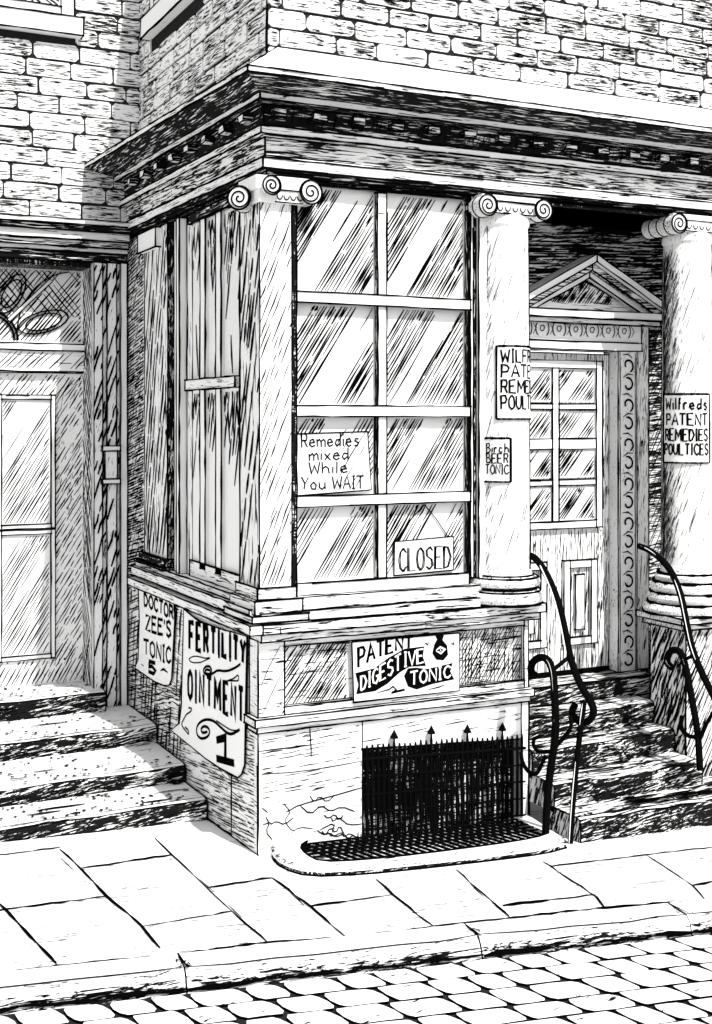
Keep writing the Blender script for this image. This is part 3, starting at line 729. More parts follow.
for sg, xe in ((-1, P0), (1, P1)):
    rake(xe, PZ + .115, AX, AZ + .07, .05, yf - .02, yb, PAPER); rake(xe, PZ + .064, AX, AZ + .018, .05, yf + .03, yb, MIDX); rake(xe - sg * .04, PZ + .04, AX, AZ - .034, .045, yf + .06, yb, PAPER)
mb.outline(.0055); hatch(mb, fx(yb - .05), NF, AX - .28, AX + .22, PZ + .10, PZ + .27, 50, .015, lambda u, v: .9, seg=(.05, .15), w=.008); mb.build('pediment', shop)
mb = MB(); LF = .05                                      # door leaf
mb.box(D0, D1, DY + .05, DY + .10, DB, DT, WOODZ, left=WOODZ)
gx0, gx1, gz0, gz1 = D0 + .13, D1 - .13, 1.67, 2.70; gm = (gx0 + gx1) / 2; gh = [1.93, 2.19, 2.44]
for a, b, c, d in ((gx0 - .05, gx0, gz0 - .05, gz1 + .05), (gx1, gx1 + .05, gz0 - .05, gz1 + .05), (gx0, gx1, gz0 - .05, gz0), (gx0, gx1, gz1, gz1 + .05)): mb.box(a, b, DY + .02, DY + .05, c, d, PAPER)
mb.box(gm - .025, gm + .025, DY + .022, DY + .05, gz0, gz1, PAPER, left=DARKZ)
for h in gh:
    th = .035 if h == gh[1] else .018
    mb.box(gx0, gm - .025, DY + .024, DY + .05, h - th, h + th, PAPER); mb.box(gm + .025, gx1, DY + .024, DY + .05, h - th, h + th, PAPER)
mb.outline(.005); hatch(mb, fx(DY + .05), NF, D0, D1, .66, 1.60, 88, .02, lambda u, v: .6, seg=(.05, .25), w=.0045)
mb.box(D0 + .01, D1 - .01, DY + .03, DY + .05, DB + .001, DB + .03, INK); door = mb.build('door', shop)
for (a, b) in ((gx0, gm - .025), (gm + .025, gx1)):
    zl = [gz0] + gh + [gz1]
    for i in range(4):
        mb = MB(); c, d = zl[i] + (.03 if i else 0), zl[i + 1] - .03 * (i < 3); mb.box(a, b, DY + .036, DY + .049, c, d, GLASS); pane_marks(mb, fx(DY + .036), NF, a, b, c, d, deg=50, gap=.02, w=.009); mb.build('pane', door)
for (a, b) in ((D0 + .1, gm - .07), (gm + .07, D1 - .12)):
    mb = MB()
    z0, z1 = DB + .2, 1.40
    for q in ((a, a + .05, z0, z1), (b - .05, b, z0, z1), (a + .05, b - .05, z0, z0 + .05), (a + .05, b - .05, z1 - .05, z1)): mb.box(q[0], q[1], DY + .025, DY + .05, q[2], q[3], PAPER)
    mb.box(a + .1, b - .1, DY + .03, DY + .05, z0 + .1, z1 - .1, LITZ); mb.outline(.005); mb.build('panel', door)
mb = MB(); mb.box(D0 - .18, D1 + .2, .40, DY + .15, .50, DB - .005, TREADR, front=RISER, jit=.004); mb.outline(.008); mb.build('threshold', shop)
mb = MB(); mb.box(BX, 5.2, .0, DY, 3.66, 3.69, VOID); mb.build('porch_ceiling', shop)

# ------------------------------------------------------------------ steps
def step(parent, x0, x1, y0, y1, z0, z1, tread, seed, wear=.02, left=LEFTH):
    rnd = random.Random(seed); mb = MB(); n = 12
    rows = []
    for i in range(n + 1):
        x = x0 + (x1 - x0) * i / n; dip = -wear * (1 - (2 * i / n - 1) ** 2) * .5 + rnd.uniform(-.006, .006); k = rnd.uniform(-.012, .012)
        rows.append([V((x, y0 + .01 + k, z0)), V((x, y0 + k, z1 - .035 + dip)), V((x, y0 + .014 + k, z1 - .008 + dip)), V((x, y0 + .05 + k, z1 + dip)), V((x, y1, z1)), V((x, y1, z0))])
    for i in range(n):
        a, b = rows[i], rows[i + 1]
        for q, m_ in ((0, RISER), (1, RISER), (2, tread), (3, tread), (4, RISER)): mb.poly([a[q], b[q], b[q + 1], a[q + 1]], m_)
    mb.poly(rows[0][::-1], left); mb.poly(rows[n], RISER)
    nf = V((0, -.8, .6)).normalized()
    for q, w_, up in ((2, .009, .004), (0, .013, .012), (3, .004, .005)):
        pts = [r_[q] + nf * up for r_ in rows]; i = 0
        while i < n:
            k = min(n, i + rnd.randint(2, 6)); mb.stroke(pts[i:k + 1], nf, w_ * rnd.uniform(.6, 1.4)); i = k if rnd.random() < .85 else k + 1
    for e in (rows[0], rows[n]): mb.tube([p for p in e[:4]], .005, INK, 4); mb.inkline(e[3], e[4], .004)
    L = abs(x1 - x0)
    for k in range(int(L * 80)):                         # more shading strokes along the riser
        x = rnd.uniform(x0 + .02, x1 - .1); z = rnd.uniform(z0 + .01, z1 - .04); mb.stroke([V((x, y0 - .006, z)), V((x + rnd.uniform(.03, .12), y0 - .006, z + rnd.uniform(-.004, .016)))], NF, rnd.uniform(.004, .010))
    for k in range(int(L * (11 if tread is TREADR else 3))):
        x = rnd.uniform(x0 + .02, x1 - .2); y = rnd.uniform(y0 + .05, max(y0 + .06, y1 - .1)); q = rnd.uniform(.06, .3)
        mb.stroke([V((x + q * i / 3, y + rnd.uniform(-.006, .006), z1 + .006)) for i in range(4) if x + q * i / 3 < x1 - .01] or [V((x, y, z1)), V((x + .05, y, z1))], V((0, 0, 1)), rnd.uniform(.012, .034))
    for k in range(int(L * (20 if tread is TREADR else 60))):                         # pits on the tread
        x = rnd.uniform(x0 + .02, x1 - .05); y = y0 + .05 + (y1 - y0 - .05) * rnd.random() ** 1.6; q = rnd.uniform(.010, .024)
        mb.stroke([V((x, y, z1 + .007)), V((x + q, y + rnd.uniform(-.006, .006), z1 + .007))], V((0, 0, 1)), rnd.uniform(.03, .075))
    return mb.build('step', parent)
sr = thing('stone_steps', 'worn streaked stone steps rising between iron handrails to the shop door', 'steps', (2.3, 0, 0), 'flights of stone steps')
ys = [-.52, -.27, -.03, .18]; zt = [.085, .225, .365, .505]
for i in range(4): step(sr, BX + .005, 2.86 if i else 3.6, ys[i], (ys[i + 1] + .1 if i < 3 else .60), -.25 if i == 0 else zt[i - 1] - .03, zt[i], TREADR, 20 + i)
sl = thing('stone_steps', 'broad stone steps up to the panelled house door', 'steps', (-.8, 1.5, 0), 'flights of stone steps')
ys = [.80, 1.20, 1.79, 2.36]; zt = [.083, .19, .305, .44]
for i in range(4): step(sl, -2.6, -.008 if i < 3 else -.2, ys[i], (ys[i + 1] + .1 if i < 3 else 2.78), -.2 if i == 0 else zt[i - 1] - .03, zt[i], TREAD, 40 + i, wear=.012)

# ================================================================== NEIGHBOUR HOUSE
HYF = 2.53
house = thing('terraced_house', 'pale brick house with panelled door and fanlight, set back beside shop', 'house', (-1.2, HYF, 0))
mb = MB(); o0, o1, oz = -1.55, -.25, 3.47
mb.box(-3.4, o0 - .2, HYF, HYF + .5, -.3, 6.3, MORTAR); mb.box(o1 + .23, .0, HYF, HYF + .5, -.3, 3.5, MORTAR); mb.box(o0 - .2, .1, HYF, HYF + .5, 3.5, 6.3, MORTAR); mb.box(o0 - .2, o0, HYF + .02, HYF + .5, -.3, 3.5, MORTAR); mb.box(o1, o1 + .23, HYF + .02, HYF + .5, -.3, 3.5, MORTAR)
bricks(mb, fx(HYF), NF, -3.4, .1, 3.76, 6.3, .124, .34, BRICKX, holes=[(-1.45, -.38, 5.10, 6.25)], seed=9, marks=lambda u, v: .9)
bricks(mb, fx(HYF), NF, -3.4, o0 - .21, .0, 3.76, .124, .34, BRICKX, seed=10)
mb.build('brick_wall', house)
mb = MB()                                                # upper window
for a, b, c, d in ((-1.42, -1.33, 5.2, 6.2), (-.48, -.39, 5.2, 6.2), (-1.33, -.48, 5.2, 5.26), (-1.33, -.48, 6.12, 6.2)): mb.box(a, b, HYF - .02, HYF + .06, c, d, PAPER)
mb.outline(.006); hw = mb.build('upper_window', house)
mb = MB(); mb.box(-1.47, -.335, HYF - .08, HYF + .02, 5.055, 5.185, PAPER, jit=.004); mb.outline(.007); mb.build('sill', hw)
mb = MB(); mb.box(-1.33, -.48, HYF - .008, HYF + .05, 5.26, 6.12, GLASS); pane_marks(mb, fx(HYF - .008), NF, -1.33, -.48, 5.26, 6.12, deg=150, gap=.03, w=.012, bands=[(0, 1)]); mb.build('pane', hw)
mb = MB()                                                # stepped lintel
for e, a, b, m_ in ((.13, 3.72, 3.755, LITX), (.11, 3.68, 3.718, DARKX), (.085, 3.62, 3.678, LITX), (.06, 3.575, 3.618, MIDX), (.035, 3.54, 3.573, LITX), (.012, 3.475, 3.538, DARKX)): mb.box(-2.0, -.004, HYF - e, HYF + .02, a, b, m_)
mb.outline(.0055); mb.build('lintel', house)
mb = MB()                                                # door frame
for xa, xb in ((o1, -.012), (o0 - .23, o0)):
    w = (xb - xa); 
    for q0, q1, e, m_ in ((0, .26, .03, LITZ), (.26, .40, .012, WOODZ), (.40, .68, .035, LITZ), (.68, .80, .015, WOODZ), (.80, 1, .045, PAPER)): mb.box(xa + w * q0, xa + w * q1, HYF - e, HYF + .02, .27, 3.473, m_)
    for q0, q1, e in ((0, .26, .03), (.26, .40, .012), (.40, .68, .035), (.68, .80, .015)): hatch(mb, fx(HYF - e), NF, xa + w * q0, xa + w * q1, .3, 3.45, 72, .034, lambda u, v: .6, seg=(.06, .25), w=.0042)
mb.box(o1 + .05, -.012, HYF - .03, HYF + .02, -.1, .268, PAPER)
mb.outline(.005); fr = mb.build('door_frame', house)
mb = MB(); mb.box(-.20, -.07, HYF - .075, HYF - .046, 2.13, 2.165, PAPER); mb.box(-.18, -.09, HYF - .07, HYF - .046, 1.93, 2.128, LITZ); mb.box(-.20, -.07, HYF - .075, HYF - .046, 1.895, 1.928, PAPER); mb.outline(.006); mb.build('bracket', fr)
mb = MB(); mb.box(o1 - .005, o1 + .02, HYF + .021, 2.8, .4, 3.47, PAPER); mb.box(o0 - .02, o0, HYF + .021, 2.8, .4, 3.47, LITZ); mb.box(o0, o1 - .01, HYF + .021, 2.8, 3.44, 3.47, VOID)
hatch(mb, sx(o1 - .005), NL, HYF + .02, 2.79, .42, 3.44, 60, .045, lambda u, v: .97, seg=(.2, .5), w=.014); hatch(mb, sx(o1 - .005), NL, HYF + .02, 2.79, .42, 3.44, 118, .09, lambda u, v: .6, w=.012); mb.build('reveal', house)
mb = MB(); HD = 2.8
mb.box(o0, o1, HD, HD + .06, .42, 2.69, LITZ); mb.outline(.006)
hatch(mb, fx(HD), NF, o0, o1, .45, .62, 60, .03, lambda u, v: .9, seg=(.08, .2), w=.007); hatch(mb, fx(HD), NF, -.48, o1 - .01, .6, 2.66, 58, .026, lambda u, v: .85, seg=(.05, .2), w=.006); hatch(mb, fx(HD), NF, o0, o1, 2.52, 2.68, 52, .035, lambda u, v: .85, seg=(.05, .2), w=.006)
hdoor = mb.build('door', house)
for a, b in ((-1.32, -.97), (-.84, -.49)):
    for c, d in ((.66, 1.53), (1.60, 2.50)):
        mb = MB()
        for q in ((a - .03, a, c - .03, d + .03), (b, b + .03, c - .03, d + .03), (a, b, c - .03, c), (a, b, d, d + .03)): mb.box(q[0], q[1], HD - .02, HD, q[2], q[3], PAPER)
        mb.box(a, b, HD - .006, HD, c, d, PAPER); mb.outline(.0055)
        pane_marks(mb, fx(HD - .006), NF, a, b, c, d, deg=58, gap=.02, bands=[(.04, .5), (.58, .84)] if d < 2 else [(.05, .62), (.86, .97)], w=.0065); mb.build('panel', hdoor)
mb = MB(); mb.box(o0, o1, HD - .04, HD + .06, 2.70, 2.85, LITX); mb.box(o0, o1, HD - .06, HD + .06, 2.852, 2.90, PAPER); mb.outline(.006); hatch(mb, fx(HD - .04), NF, o0, o1, 2.72, 2.84, 45, .035, lambda u, v: .8, w=.006); mb.build('transom', house)
mb = MB(); mb.box(o0, o1, HD + .0, HD + .02, 2.90, 3.44, GLASS)
hatch(mb, fx(HD), NF, o0, o1 - .02, 2.92, 3.43, 50, .026, lambda u, v: .9, seg=(.1, .4), w=.008); hatch(mb, fx(HD), NF, o0, o1 - .02, 3.1, 3.43, 130, .04, lambda u, v: .7, w=.007)
fl = mb.build('fanlight', house)
mb = MB(); cxn, czn = -.93, 2.92
for k in (2, 4, 6):
    a = math.pi * k / 8; L = min(.46 / max(math.sin(a), .05), .62); 
    mb.tube([(cxn + .2 * math.cos(a), HD - .012, czn + .2 * math.sin(a)), (cxn + L * math.cos(a), HD - .012, czn + L * math.sin(a))], .012, PAPER, 6)
    for s in (-1, 1): mb.tube([(cxn + .2 * math.cos(a) + math.cos(a + s * .016) * 0 + s * .013 * -math.sin(a), HD - .016, czn + .2 * math.sin(a) + s * .013 * math.cos(a)), (cxn + L * math.cos(a) - s * .013 * math.sin(a), HD - .016, czn + L * math.sin(a) + s * .013 * math.cos(a))], .005, INK, 4)
for r_ in (.18, .205): mb.tube([(cxn + r_ * math.cos(math.pi * k / 16), HD - .012, czn + r_ * math.sin(math.pi * k / 16)) for k in range(17)], .009, INK, 5)
for k in range(4):
    a = math.pi * (k + .5) / 4; c = (cxn + .42 * math.cos(a), czn + .36 * math.sin(a))
    for q in (1, .72): mb.tube([(c[0] + q * (.19 * math.cos(t) * math.cos(a) - .075 * math.sin(t) * math.sin(a)), HD - .012, c[1] + q * (.15 * math.cos(t) * math.sin(a) + .075 * math.sin(t) * math.cos(a))) for t in [2 * math.pi * i / 20 for i in range(21)]], .0065, INK, 4)
for s_ in (-1, 1): mb.tube([(cxn + s_ * (.62 - .42 * math.cos(t)), HD - .014, czn + .05 + .46 * math.sin(t)) for t in [1.45 * i / 12 for i in range(13)]], .006, INK, 4)
mb.build('tracery', fl)

# ================================================================== CELLAR LIGHT
rim = MB()
outer = [(.09, -.005)] + [tuple(gp(*p)[:2]) for p in [(271, 858), (282, 869), (308, 877), (360, 875), (420, 869), (490, 861), (545, 854), (566, 848)]]
H = .045
inner = [(.29, -.005)] + [tuple(at(*p, g=.045)[:2]) for p in [(299, 846), (305, 854), (320, 862), (362, 860), (420, 854), (490, 845), (535, 838), (548, 833)]]
outer = smooth(outer, 2); inner = smooth(inner, 2)
def gz(p, h): return V((p[0], p[1], ground(p[0], p[1]) + h))
for i in range(len(outer) - 1):
    a, b, c, d = outer[i], outer[i + 1], inner[i + 1], inner[i]
    m2 = lambda p, q, t: (p[0] + (q[0] - p[0]) * t, p[1] + (q[1] - p[1]) * t)
    ea, eb = m2(a, d, .13), m2(b, c, .13)
    rim.poly([gz(ea, H), gz(eb, H), gz(c, H), gz(d, H)], PAVE); rim.poly([gz(a, H - .025), gz(b, H - .025), gz(eb, H), gz(ea, H)], PAVE)
    rim.poly([gz(a, -.02), gz(b, -.02), gz(b, H - .025), gz(a, H - .025)], RISER); rim.poly([gz(d, H), gz(c, H), gz(c, -.1), gz(d, -.1)], INK)
rim.poly([gz(outer[-1], H), gz(outer[-1], -.02), gz((1.745, -.02), -.02), gz((1.745, -.02), H)], RISER); rim.poly([gz(outer[-1], H), gz((1.74, -.01), H), gz((1.63, -.01), H), gz(inner[-1], H)], PAVE)
for pl, w_, h_ in ((outer, .011, 0), (inner, .008, H)): 
    pts = [gz(p, h_ + .004) + V((0, -.006, 0)) for p in pl]; rim.tube(pts, [R(.004, .008) for _ in pts], INK, 4)
for _ in range(170):
    i = random.randint(1, len(outer) - 2); t = R(0, 1); p = (outer[i][0] + (outer[i + 1][0] - outer[i][0]) * t, outer[i][1] + (outer[i + 1][1] - outer[i][1]) * t)
    s = R(.0, 1) ** 2; q = gz((p[0], p[1] + .03 * s + .001), H - .02 + .022 * s + .004); rim.stroke([q, q + V((R(.008, .03), R(-.006, .004), R(-.004, .004)))], V((0, -.6, .8)), R(.004, .009))
tag(rim.build('light_well_rim'), 'low rounded stone rim round the cellar light well on the pavement', 'stone rim')
mb = MB()
def along(pl, x):
    for p, q in zip(pl[:-1], pl[1:]):
        if p[0] <= x <= q[0] and q[0] > p[0]: return p[1] + (q[1] - p[1]) * (x - p[0]) / (q[0] - p[0])
    return pl[-1][1]
for k in range(27):
    x = .33 + 1.27 * k / 26; mb.tube([gz((x - .10, -.005), .030), gz((x, along(inner, x) + .004), .030)], .0075, IRON, 4)
for k in range(5):
    yy = -.03 - .06 * k; x0_ = min([p[0] for p in inner if p[1] <= yy] or [1.3]); mb.tube([gz((x0_, yy), .038), gz((1.63, yy - .02), .038)], .0065, IRON, 4)
mb.poly([gz(p, .006) for p in inner] + [gz((1.62, -.005), .006)], MIDX)
tag(mb.build('cellar_grating'), 'flat iron grating lying in the light well under the spiked railing', 'grating')

rl = thing('cellar_railing', 'small black spiked iron railing across the cellar opening', 'railing', (1.16, -.02, 0))
nb = 31
for k in range(nb):
    mb = MB(); x = G0 + .015 + (G1 - G0 - .03) * k / (nb - 1); y = -.028; arrow = k in (5, 12, 19, 26)
    z0 = ground(x, y) - .04; zt_ = GT - .06 * (x - G0) + (.03 if not arrow else .05) + R(-.006, .01)
    mb.tube([(x, y, z0), (x + R(-.003, .003), y, .3), (x, y, zt_ - .03), (x, y, zt_)], [.009, .009, .009, .005], IRON, 6)
    if arrow: mb.tube([(x, y, zt_ - .01), (x, y, zt_ + .012), (x, y, zt_ + .013), (x, y, zt_ + .06)], [.006, .006, .026, .002], IRON, 6)
    mb.build('bar', rl)
for z_ in (.05, .15, .25, .35, .45):
    mb = MB(); mb.tube([(G0 - .01, -.028, z_), (1.2, -.028, z_ - .035), (G1 + .01, -.028, z_ - .065)], .0055 if z_ < .45 else .010, IRON, 5); mb.build('rail', rl)

# ================================================================== HANDRAILS
def shine(mb, pts, rad):  # white strokes drawn along the iron as painted highlights
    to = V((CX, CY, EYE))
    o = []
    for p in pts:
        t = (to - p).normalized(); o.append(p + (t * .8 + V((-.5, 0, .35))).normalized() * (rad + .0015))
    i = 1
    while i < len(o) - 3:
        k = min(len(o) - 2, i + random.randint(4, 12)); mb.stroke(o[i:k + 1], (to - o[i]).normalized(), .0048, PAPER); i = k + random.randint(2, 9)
hl = thing('handrail', 'black wrought iron handrail with scrolled ends at the bay side of the shop steps', 'handrail', (1.72, -.4, 0), 'handrails of the shop steps')
rp = lambda L, x: [at(a, b, x=x) for a, b in smooth(L)]
mb = MB(); mb.tube(rp([(527, 556), (534, 556), (546, 572), (558, 600), (565, 630), (570, 658), (580, 685), (590, 700), (595, 712), (588, 723), (577, 721), (571, 712), (575, 705)], 1.74), .021, IRON, 8)
hi = rp([(540, 566), (552, 592), (560, 622), (566, 655)], 1.722)  # painted highlight along the rail
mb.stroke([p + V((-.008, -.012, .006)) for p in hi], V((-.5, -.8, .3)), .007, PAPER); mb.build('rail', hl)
mb = MB(); q_ = rp([(570, 849), (573, 800), (579, 740), (584, 702)], 1.70); mb.tube(q_, .016, IRON, 8); shine(mb, q_, .02); mb.build('post', hl)
mb = MB(); q_ = rp([(545, 846), (547, 800), (551, 765), (556, 735), (555, 700), (553, 668), (545, 656), (533, 660), (530, 671), (536, 676)], 1.60); mb.tube(q_, .022, IRON, 8); shine(mb, q_, .02); mb.build('post', hl)
mb = MB(); mb.tube(rp([(545, 756), (537, 776), (528, 772), (522, 762), (521, 752)], 1.60), .012, IRON, 6); mb.build('scroll', hl); mb = MB(); mb.tube(rp([(550, 752), (560, 742), (572, 728), (570, 716)], 1.64), .012, IRON, 6); mb.build('scroll', hl); mb = MB(); mb.tube(rp([(549, 752), (536, 752), (532, 740), (540, 736)], 1.60), .011, IRON, 6)
mb.build('scroll', hl); mb = MB(); mb.tube([at(553, 670, x=1.60), at(569, 657, x=1.74)], .012, IRON, 6); mb.build('link_bar', hl)
hr = thing('handrail', 'black wrought iron handrail in front of the pedestal of the farther column', 'handrail', (2.74, -.3, 0), 'handrails of the shop steps')
mb = MB(); q_ = rp([(639, 546), (650, 550), (668, 565), (680, 590), (686, 620), (692, 650), (704, 678), (716, 700), (722, 722)], 2.70); mb.tube(q_, .021, IRON, 8); shine(mb, q_, .02); mb.build('rail', hr)
mb = MB(); q_ = rp([(672, 668), (666, 662), (670, 650), (680, 650), (686, 666), (692, 700), (698, 732), (700, 770)], 2.73); mb.tube(q_, .022, IRON, 8); shine(mb, q_, .02); mb.build('post', hr)
mb = MB(); mb.tube(rp([(700, 735), (690, 738), (680, 728), (682, 716)], 2.73), .014, IRON, 6); mb.build('scroll', hr); mb = MB(); mb.tube(rp([(699, 742), (706, 724), (716, 708)], 2.73), .012, IRON, 6); mb.build('scroll', hr); mb = MB(); mb.tube([at(684, 660, x=2.73), at(696, 654, x=2.70)], .011, IRON, 6); mb.build('link_bar', hr)

# ================================================================== PAPERS AND SIGNS
def sheet(mb, pts3, nrm, th=.004, mat=PAPER, ink=.006, grow=1):
    n = V(nrm); k = len(pts3); pts3 = [V(p) for p in pts3]
    vs = [p + n * th for p in pts3] + pts3
    mb.solid(vs, [tuple(range(k))] + [(i, k + i, k + (i + 1) % k, (i + 1) % k) for i in range(k)], mat)
    if ink: 
        lp = [p + n * th for p in pts3] + [pts3[0] + n * th]
        mb.tube(lp, [ink * R(.6, 1.2) for _ in lp], INK, 4)
def zoomed(ox, oy, s, pts): return [(ox + a / s, oy + b / s) for a, b in pts]
XL = -.008; ZO = (120, 570, 3.956)
lp = lambda x, y: at(ZO[0] + x / ZO[2], ZO[1] + y / ZO[2], x=XL - .0065)
lp0 = lambda x, y: at(ZO[0] + x / ZO[2], ZO[1] + y / ZO[2], x=XL)
mb = MB(); sheet(mb, [lp0(*p) for p in [(75, 55), (100, 63), (150, 78), (205, 92), (216, 100), (220, 200), (212, 330), (207, 430), (196, 456), (175, 456), (140, 442), (62, 388), (75, 355), (80, 200)]], NL)
text(mb, lp, NL, 'DOCTOR', 92, 138, 212, 196, 48, .021, 52, mat=INK)
text(mb, lp, NL, "ZEE'S", 98, 236, 204, 268, 58, .021, 62); text(mb, lp, NL, 'TONIC', 90, 330, 204, 372, 56, .020, 64); text(mb, lp, NL, '5', 100, 402, 150, 420, 46, .026, fill=.7)
mb.stroke([lp(84, 372), lp(92, 380)], NL, .014); mb.stroke([lp(160, 398), lp(172, 392), lp(188, 406)], NL, .018)
tag(mb.build('poster'), 'smaller tonic poster marked 5 with wavy edges, pasted above the house steps', 'poster', 'paper bills on the shop')
mb = MB(); sheet(mb, [lp0(*p) for p in [(255, 152), (285, 180), (320, 205), (370, 222), (420, 240), (440, 243), (470, 252), (506, 264), (502, 500), (496, 770), (484, 808), (468, 822), (400, 785), (340, 745), (205, 634), (238, 605), (246, 540), (252, 300)]], NL)
text(mb, lp, NL, 'FERTILITY', 268, 312, 500, 370, 108, .036, 84, bow=6, fill=.62, jit=.02); text(mb, lp, NL, 'OINTMENT', 262, 504, 492, 604, 108, .033, 130, bow=4, fill=.6, jit=.02)
text(mb, lp, NL, '1', 362, 740, 462, 768, 92, .042, fill=.78, jit=.0)
mb.stroke([lp(*p) for p in smooth([(272, 352), (290, 340), (320, 344), (334, 350), (362, 346), (335, 358), (320, 366), (292, 368), (276, 362), (272, 352)])], NL, .008)
mb.stroke([lp(*p) for p in smooth([(358, 398), (340, 392), (334, 406), (350, 414), (364, 402), (356, 380), (336, 382), (326, 404), (350, 420), (372, 406), (385, 396), (420, 402), (455, 388), (476, 372)])], NL, .015, taper=False)
mb.stroke([lp(*p) for p in smooth([(424, 438), (450, 430), (468, 412), (470, 440), (445, 438), (424, 438)])], NL, .009)
mb.stroke([lp(*p) for p in smooth([(270, 545), (285, 548), (278, 562), (262, 570), (252, 590), (240, 612), (262, 640), (272, 652), (270, 632), (256, 622)])], NL, .011)
mb.stroke([lp(*p) for p in smooth([(345, 640), (325, 646), (318, 628), (336, 615), (356, 632), (350, 660), (318, 670), (300, 645), (306, 610), (335, 590), (370, 595), (400, 625), (435, 655), (472, 632)])], NL, .017, taper=False)
mb.stroke([lp(*p) for p in smooth([(380, 596), (410, 616), (440, 636), (474, 634)])], NL, .008)
tag(mb.build('poster'), 'tall ointment poster marked 1 in heavy lettering, pasted beside the corner', 'poster', 'paper bills on the shop')

# tonic sign in the front panel; 2.543 zoom from (220,430)
ZF = (220, 430, 2.543)
def fpl(y): return lambda x, yy: at(ZF[0] + x / ZF[2], ZF[1] + yy / ZF[2], y=y)
f0, f1, f2 = fpl(.0), fpl(-.014), fpl(-.018)
mb = MB(); sheet(mb, [f0(*p) for p in [(333, 538), (606, 515), (606, 662), (338, 692)]], NF, th=.011, ink=.007)
text(mb, f1, NF, 'PATENT', 348, 606, 492, 552, 50, .016, 26, bow=8, jit=.02)
band = [[(344, 618), (350, 650), (346, 672), (400, 672), (438, 640), (470, 612), (524, 602), (516, 576), (520, 550), (470, 556), (430, 578), (392, 606)]]
mb.poly([f1(*p) for p in [(344, 618), (392, 606), (430, 578), (470, 556), (520, 550), (516, 576), (524, 600), (482, 602), (458, 616), (425, 646), (395, 664), (346, 672), (352, 648)]], INK)
text(mb, f2, NF, 'DIGEST', 356, 664, 462, 606, 36, .010, 40, bow=-2, mat=PAPER, jit=.02); text(mb, f2, NF, 'IVE', 466, 602, 520, 590, 36, .010, 34, mat=PAPER, jit=.02)
mb.poly([f1(*p) for p in [(468, 625), (478, 606), (500, 604), (524, 608), (560, 600), (592, 592), (586, 614), (596, 634), (540, 646), (500, 660), (478, 652)]], INK)
text(mb, f2, NF, 'TONIC', 482, 650, 590, 628, 34, .010, 30, mat=PAPER, jit=.02)
mb.poly([f1(*p) for p in [(545, 545), (552, 532), (548, 524), (556, 520), (570, 522), (566, 534), (578, 548), (580, 572), (568, 586), (550, 584), (540, 568)]], INK)
mb.stroke([f2(*p) for p in [(550, 560), (560, 552), (572, 558), (562, 568), (550, 562)]], NF, .010, PAPER)
mb.stroke([f2(560, 558), f2(562, 562)], NF, .012, PAPER)
for q in ([(520, 540), (528, 546), (532, 538)], [(586, 540), (594, 546), (596, 534)], [(400, 668), (430, 660), (440, 652), (448, 660), (436, 668), (470, 660), (462, 650)], [(530, 660), (556, 654), (572, 648)]): mb.stroke([f1(*p) for p in q], NF, .009)
tag(mb.build('tonic_sign'), 'printed digestive tonic sign with black ribbon and bottle, set in front panel', 'sign')
# card in the window
k0, k1 = fpl(.062), fpl(.054)
mb = MB(); sheet(mb, [k0(*p) for p in [(190, 10), (374, 4), (384, 152), (190, 168)]], NF, th=.005)
for s_, a in (('Remedies', (205, 44, 358, 40, 34)), ('mixed', (225, 78, 330, 74, 30)), ('While', (225, 112, 328, 108, 30)), ('You WAIT', (205, 152, 368, 148, 32))): text(mb, k1, NF, s_, *a, .0085, fill=.86)
hatch(mb, lambda u, v: (u, .055, v), NF, .5, .68, 1.95, 2.3, 57, .035, lambda u, v: .55, w=.005)
tag(mb.build('window_card'), 'handwritten card promising remedies mixed while you wait, behind the glass', 'card')
mb = MB(); c0, c1_ = fpl(.066), fpl(.058)
sheet(mb, [c0(*p) for p in [(442, 284), (592, 270), (592, 356), (442, 370)]], NF, th=.005)
for dx in (0, 3): text(mb, c1_, NF, 'CLOSED', 452 + dx, 360, 588 + dx, 350, 58, .0065, 56, jit=.03)
for q in ([(520, 190), (482, 230), (446, 284)], [(520, 190), (550, 226), (580, 272)]): mb.tube([c0(*p) for p in q], .0035, INK, 4)
tag(mb.build('closed_sign'), 'closed sign hanging on a string in the lower window pane', 'sign')

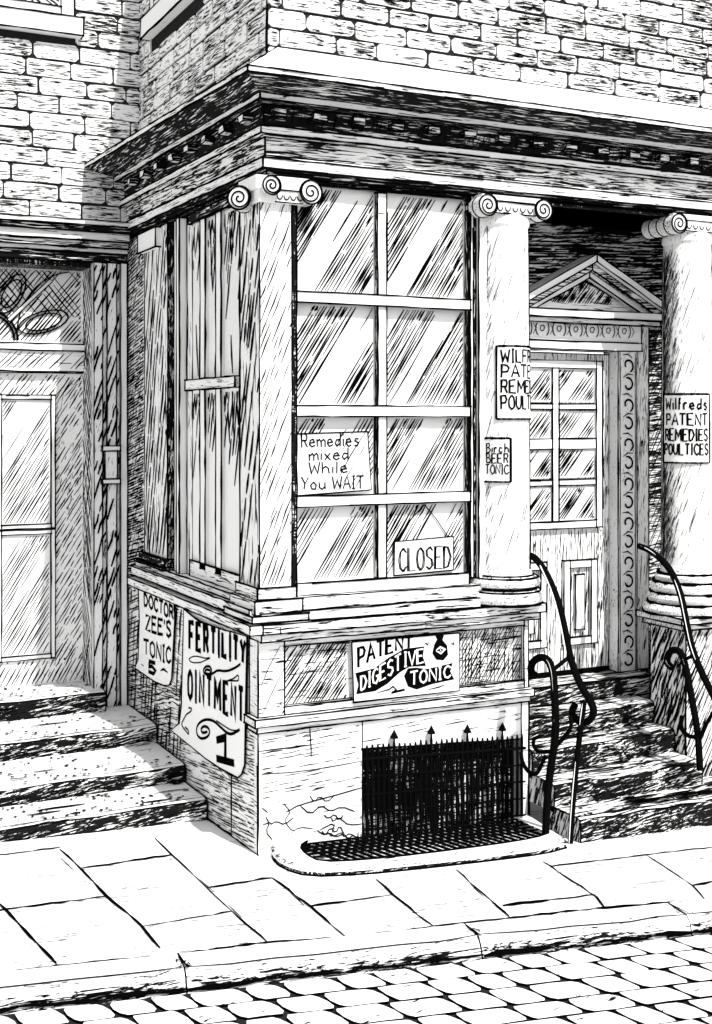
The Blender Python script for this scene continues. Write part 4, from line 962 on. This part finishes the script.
# papers round the columns
def round_paper(cyl, face, cc, px_c, half, xa, xb, zb, zt, lines, label, lw=.009, lift=.006, cut=None):
    def ang(px): return face + math.asin(max(-1, min(1, (px - px_c) / half)))
    a0, a1 = (ang(xa), ang(xb)) if cut is None else (ang(xa), ang(xa) + cut)
    mb = MB(); n = 14
    def pt(a, z, h):
        p = V(cyl(a, z)); return p + V((math.cos(a), math.sin(a), 0)) * h
    A = [a0 + (a1 - a0) * i / n for i in range(n + 1)]
    for i in range(n):
        q = [pt(A[i], zb, lift), pt(A[i + 1], zb, lift), pt(A[i + 1], zt, lift), pt(A[i], zt, lift)]; mb.poly(q, PAPER)
        r = [pt(A[i], zb, .001), pt(A[i + 1], zb, .001), pt(A[i + 1], zt, .001), pt(A[i], zt, .001)]; mb.poly([q[3], q[2], r[2], r[3]], PAPER); mb.poly([q[1], q[0], r[0], r[1]], PAPER)
    per = [pt(a, zb, lift) for a in A] + [pt(a, zt, lift) for a in A[::-1]] + [pt(A[0], zb, lift)]
    dense = []
    for p, q in zip(per[:-1], per[1:]): dense += [p, (p + q) / 2]
    mb.tube(dense + [per[-1]], [R(.005, .009) for _ in range(len(dense) + 1)], INK, 4)
    fn = lambda x, y: pt(a0 + (a1 - a0) * x, zt - y, lift + .003)
    nr = lambda x, y: V((math.cos(a0 + (a1 - a0) * x), math.sin(a0 + (a1 - a0) * x), 0))
    for s_, x0, y0, x1, y1, h in lines: text(mb, fn, nr, s_, x0, y0, x1, y1, h, lw)
    return tag(mb.build('poster'), label, 'poster', 'paper bills on the shop')
hz = lambda py, y=.0: at(505, py, y=y).z
round_paper(cyl1, face1, C1, 505, 24, 500, 527, hz(419), hz(347), [('WILFREDS', .05, .095, 1, .095, .075), ('PATENT', .05, .185, .95, .185, .075), ('REMEDIES', .05, .275, 1, .275, .075), ('POULTICES', .05, .37, 1, .37, .08)], 'poster wrapped round the nearer column, its wording cut off at the edge', lw=.011, cut=2.5)
round_paper(cyl1, face1, C1, 505, 24, 485, 512, hz(481), hz(438), [('Birch', .3, .085, .97, .085, .055), ('BEER', .3, .145, .95, .145, .055), ('TONIC', .28, .21, .96, .21, .055)], 'small birch beer bill pasted low on the nearer column', lw=.008)
hz2 = lambda py: at(688, py, y=-.05).z
round_paper(cyl2, face2, C2, 688, 24, 667, 708, hz2(463), hz2(394), [('Wilfreds', .06, .10, .95, .10, .075), ('PATENT', .08, .20, .94, .20, .075), ('REMEDIES', .06, .30, .95, .30, .075), ('POULTICES', .04, .39, .96, .39, .07)], 'patent remedies poster on the farther column beside the door', lw=.0115)

# ================================================================== LIGHT AND CAMERA
EL, AZ_ = math.radians(50), math.radians(8)              # sun in front of the shop, a little to the right
sd = V((math.sin(AZ_) * math.cos(EL), -math.cos(AZ_) * math.cos(EL), math.sin(EL)))
L = bpy.data.lights.new('sun', 'SUN'); L.energy = 2.9; L.angle = math.radians(.5); L.color = (1, .985, .96)
so = bpy.data.objects.new('sun', L); C.objects.link(so); so.rotation_euler = (-sd).to_track_quat('-Z', 'Y').to_euler()
w = bpy.data.worlds.new('World'); bpy.context.scene.world = w; w.use_nodes = True
N, LK = w.node_tree.nodes, w.node_tree.links
sky = N.new('ShaderNodeTexSky'); sky.sky_type = 'NISHITA'; sky.sun_disc = False; sky.sun_elevation = EL; sky.sun_rotation = math.pi - AZ_
bw = N.new('ShaderNodeRGBToBW'); LK.new(sky.outputs[0], bw.inputs[0]); LK.new(bw.outputs[0], N['Background'].inputs['Color']); N['Background'].inputs['Strength'].default_value = .13
cam = bpy.data.cameras.new('camera'); co = bpy.data.objects.new('camera', cam); C.objects.link(co)
co.location = (CX, CY, EYE); co.rotation_euler = (math.pi / 2, 0, -YAW)
cam.sensor_fit = 'HORIZONTAL'; cam.sensor_width = 36; cam.lens = F / 712 * 36; cam.shift_y = -(512 - HY) / 712; cam.clip_end = 2000; cam.clip_start = .05
sc = bpy.context.scene; sc.camera = co
sc.view_settings.view_transform = 'Standard'; sc.view_settings.look = 'None'; sc.view_settings.gamma = 1; sc.view_settings.exposure = .95
sc.view_settings.use_curve_mapping = False
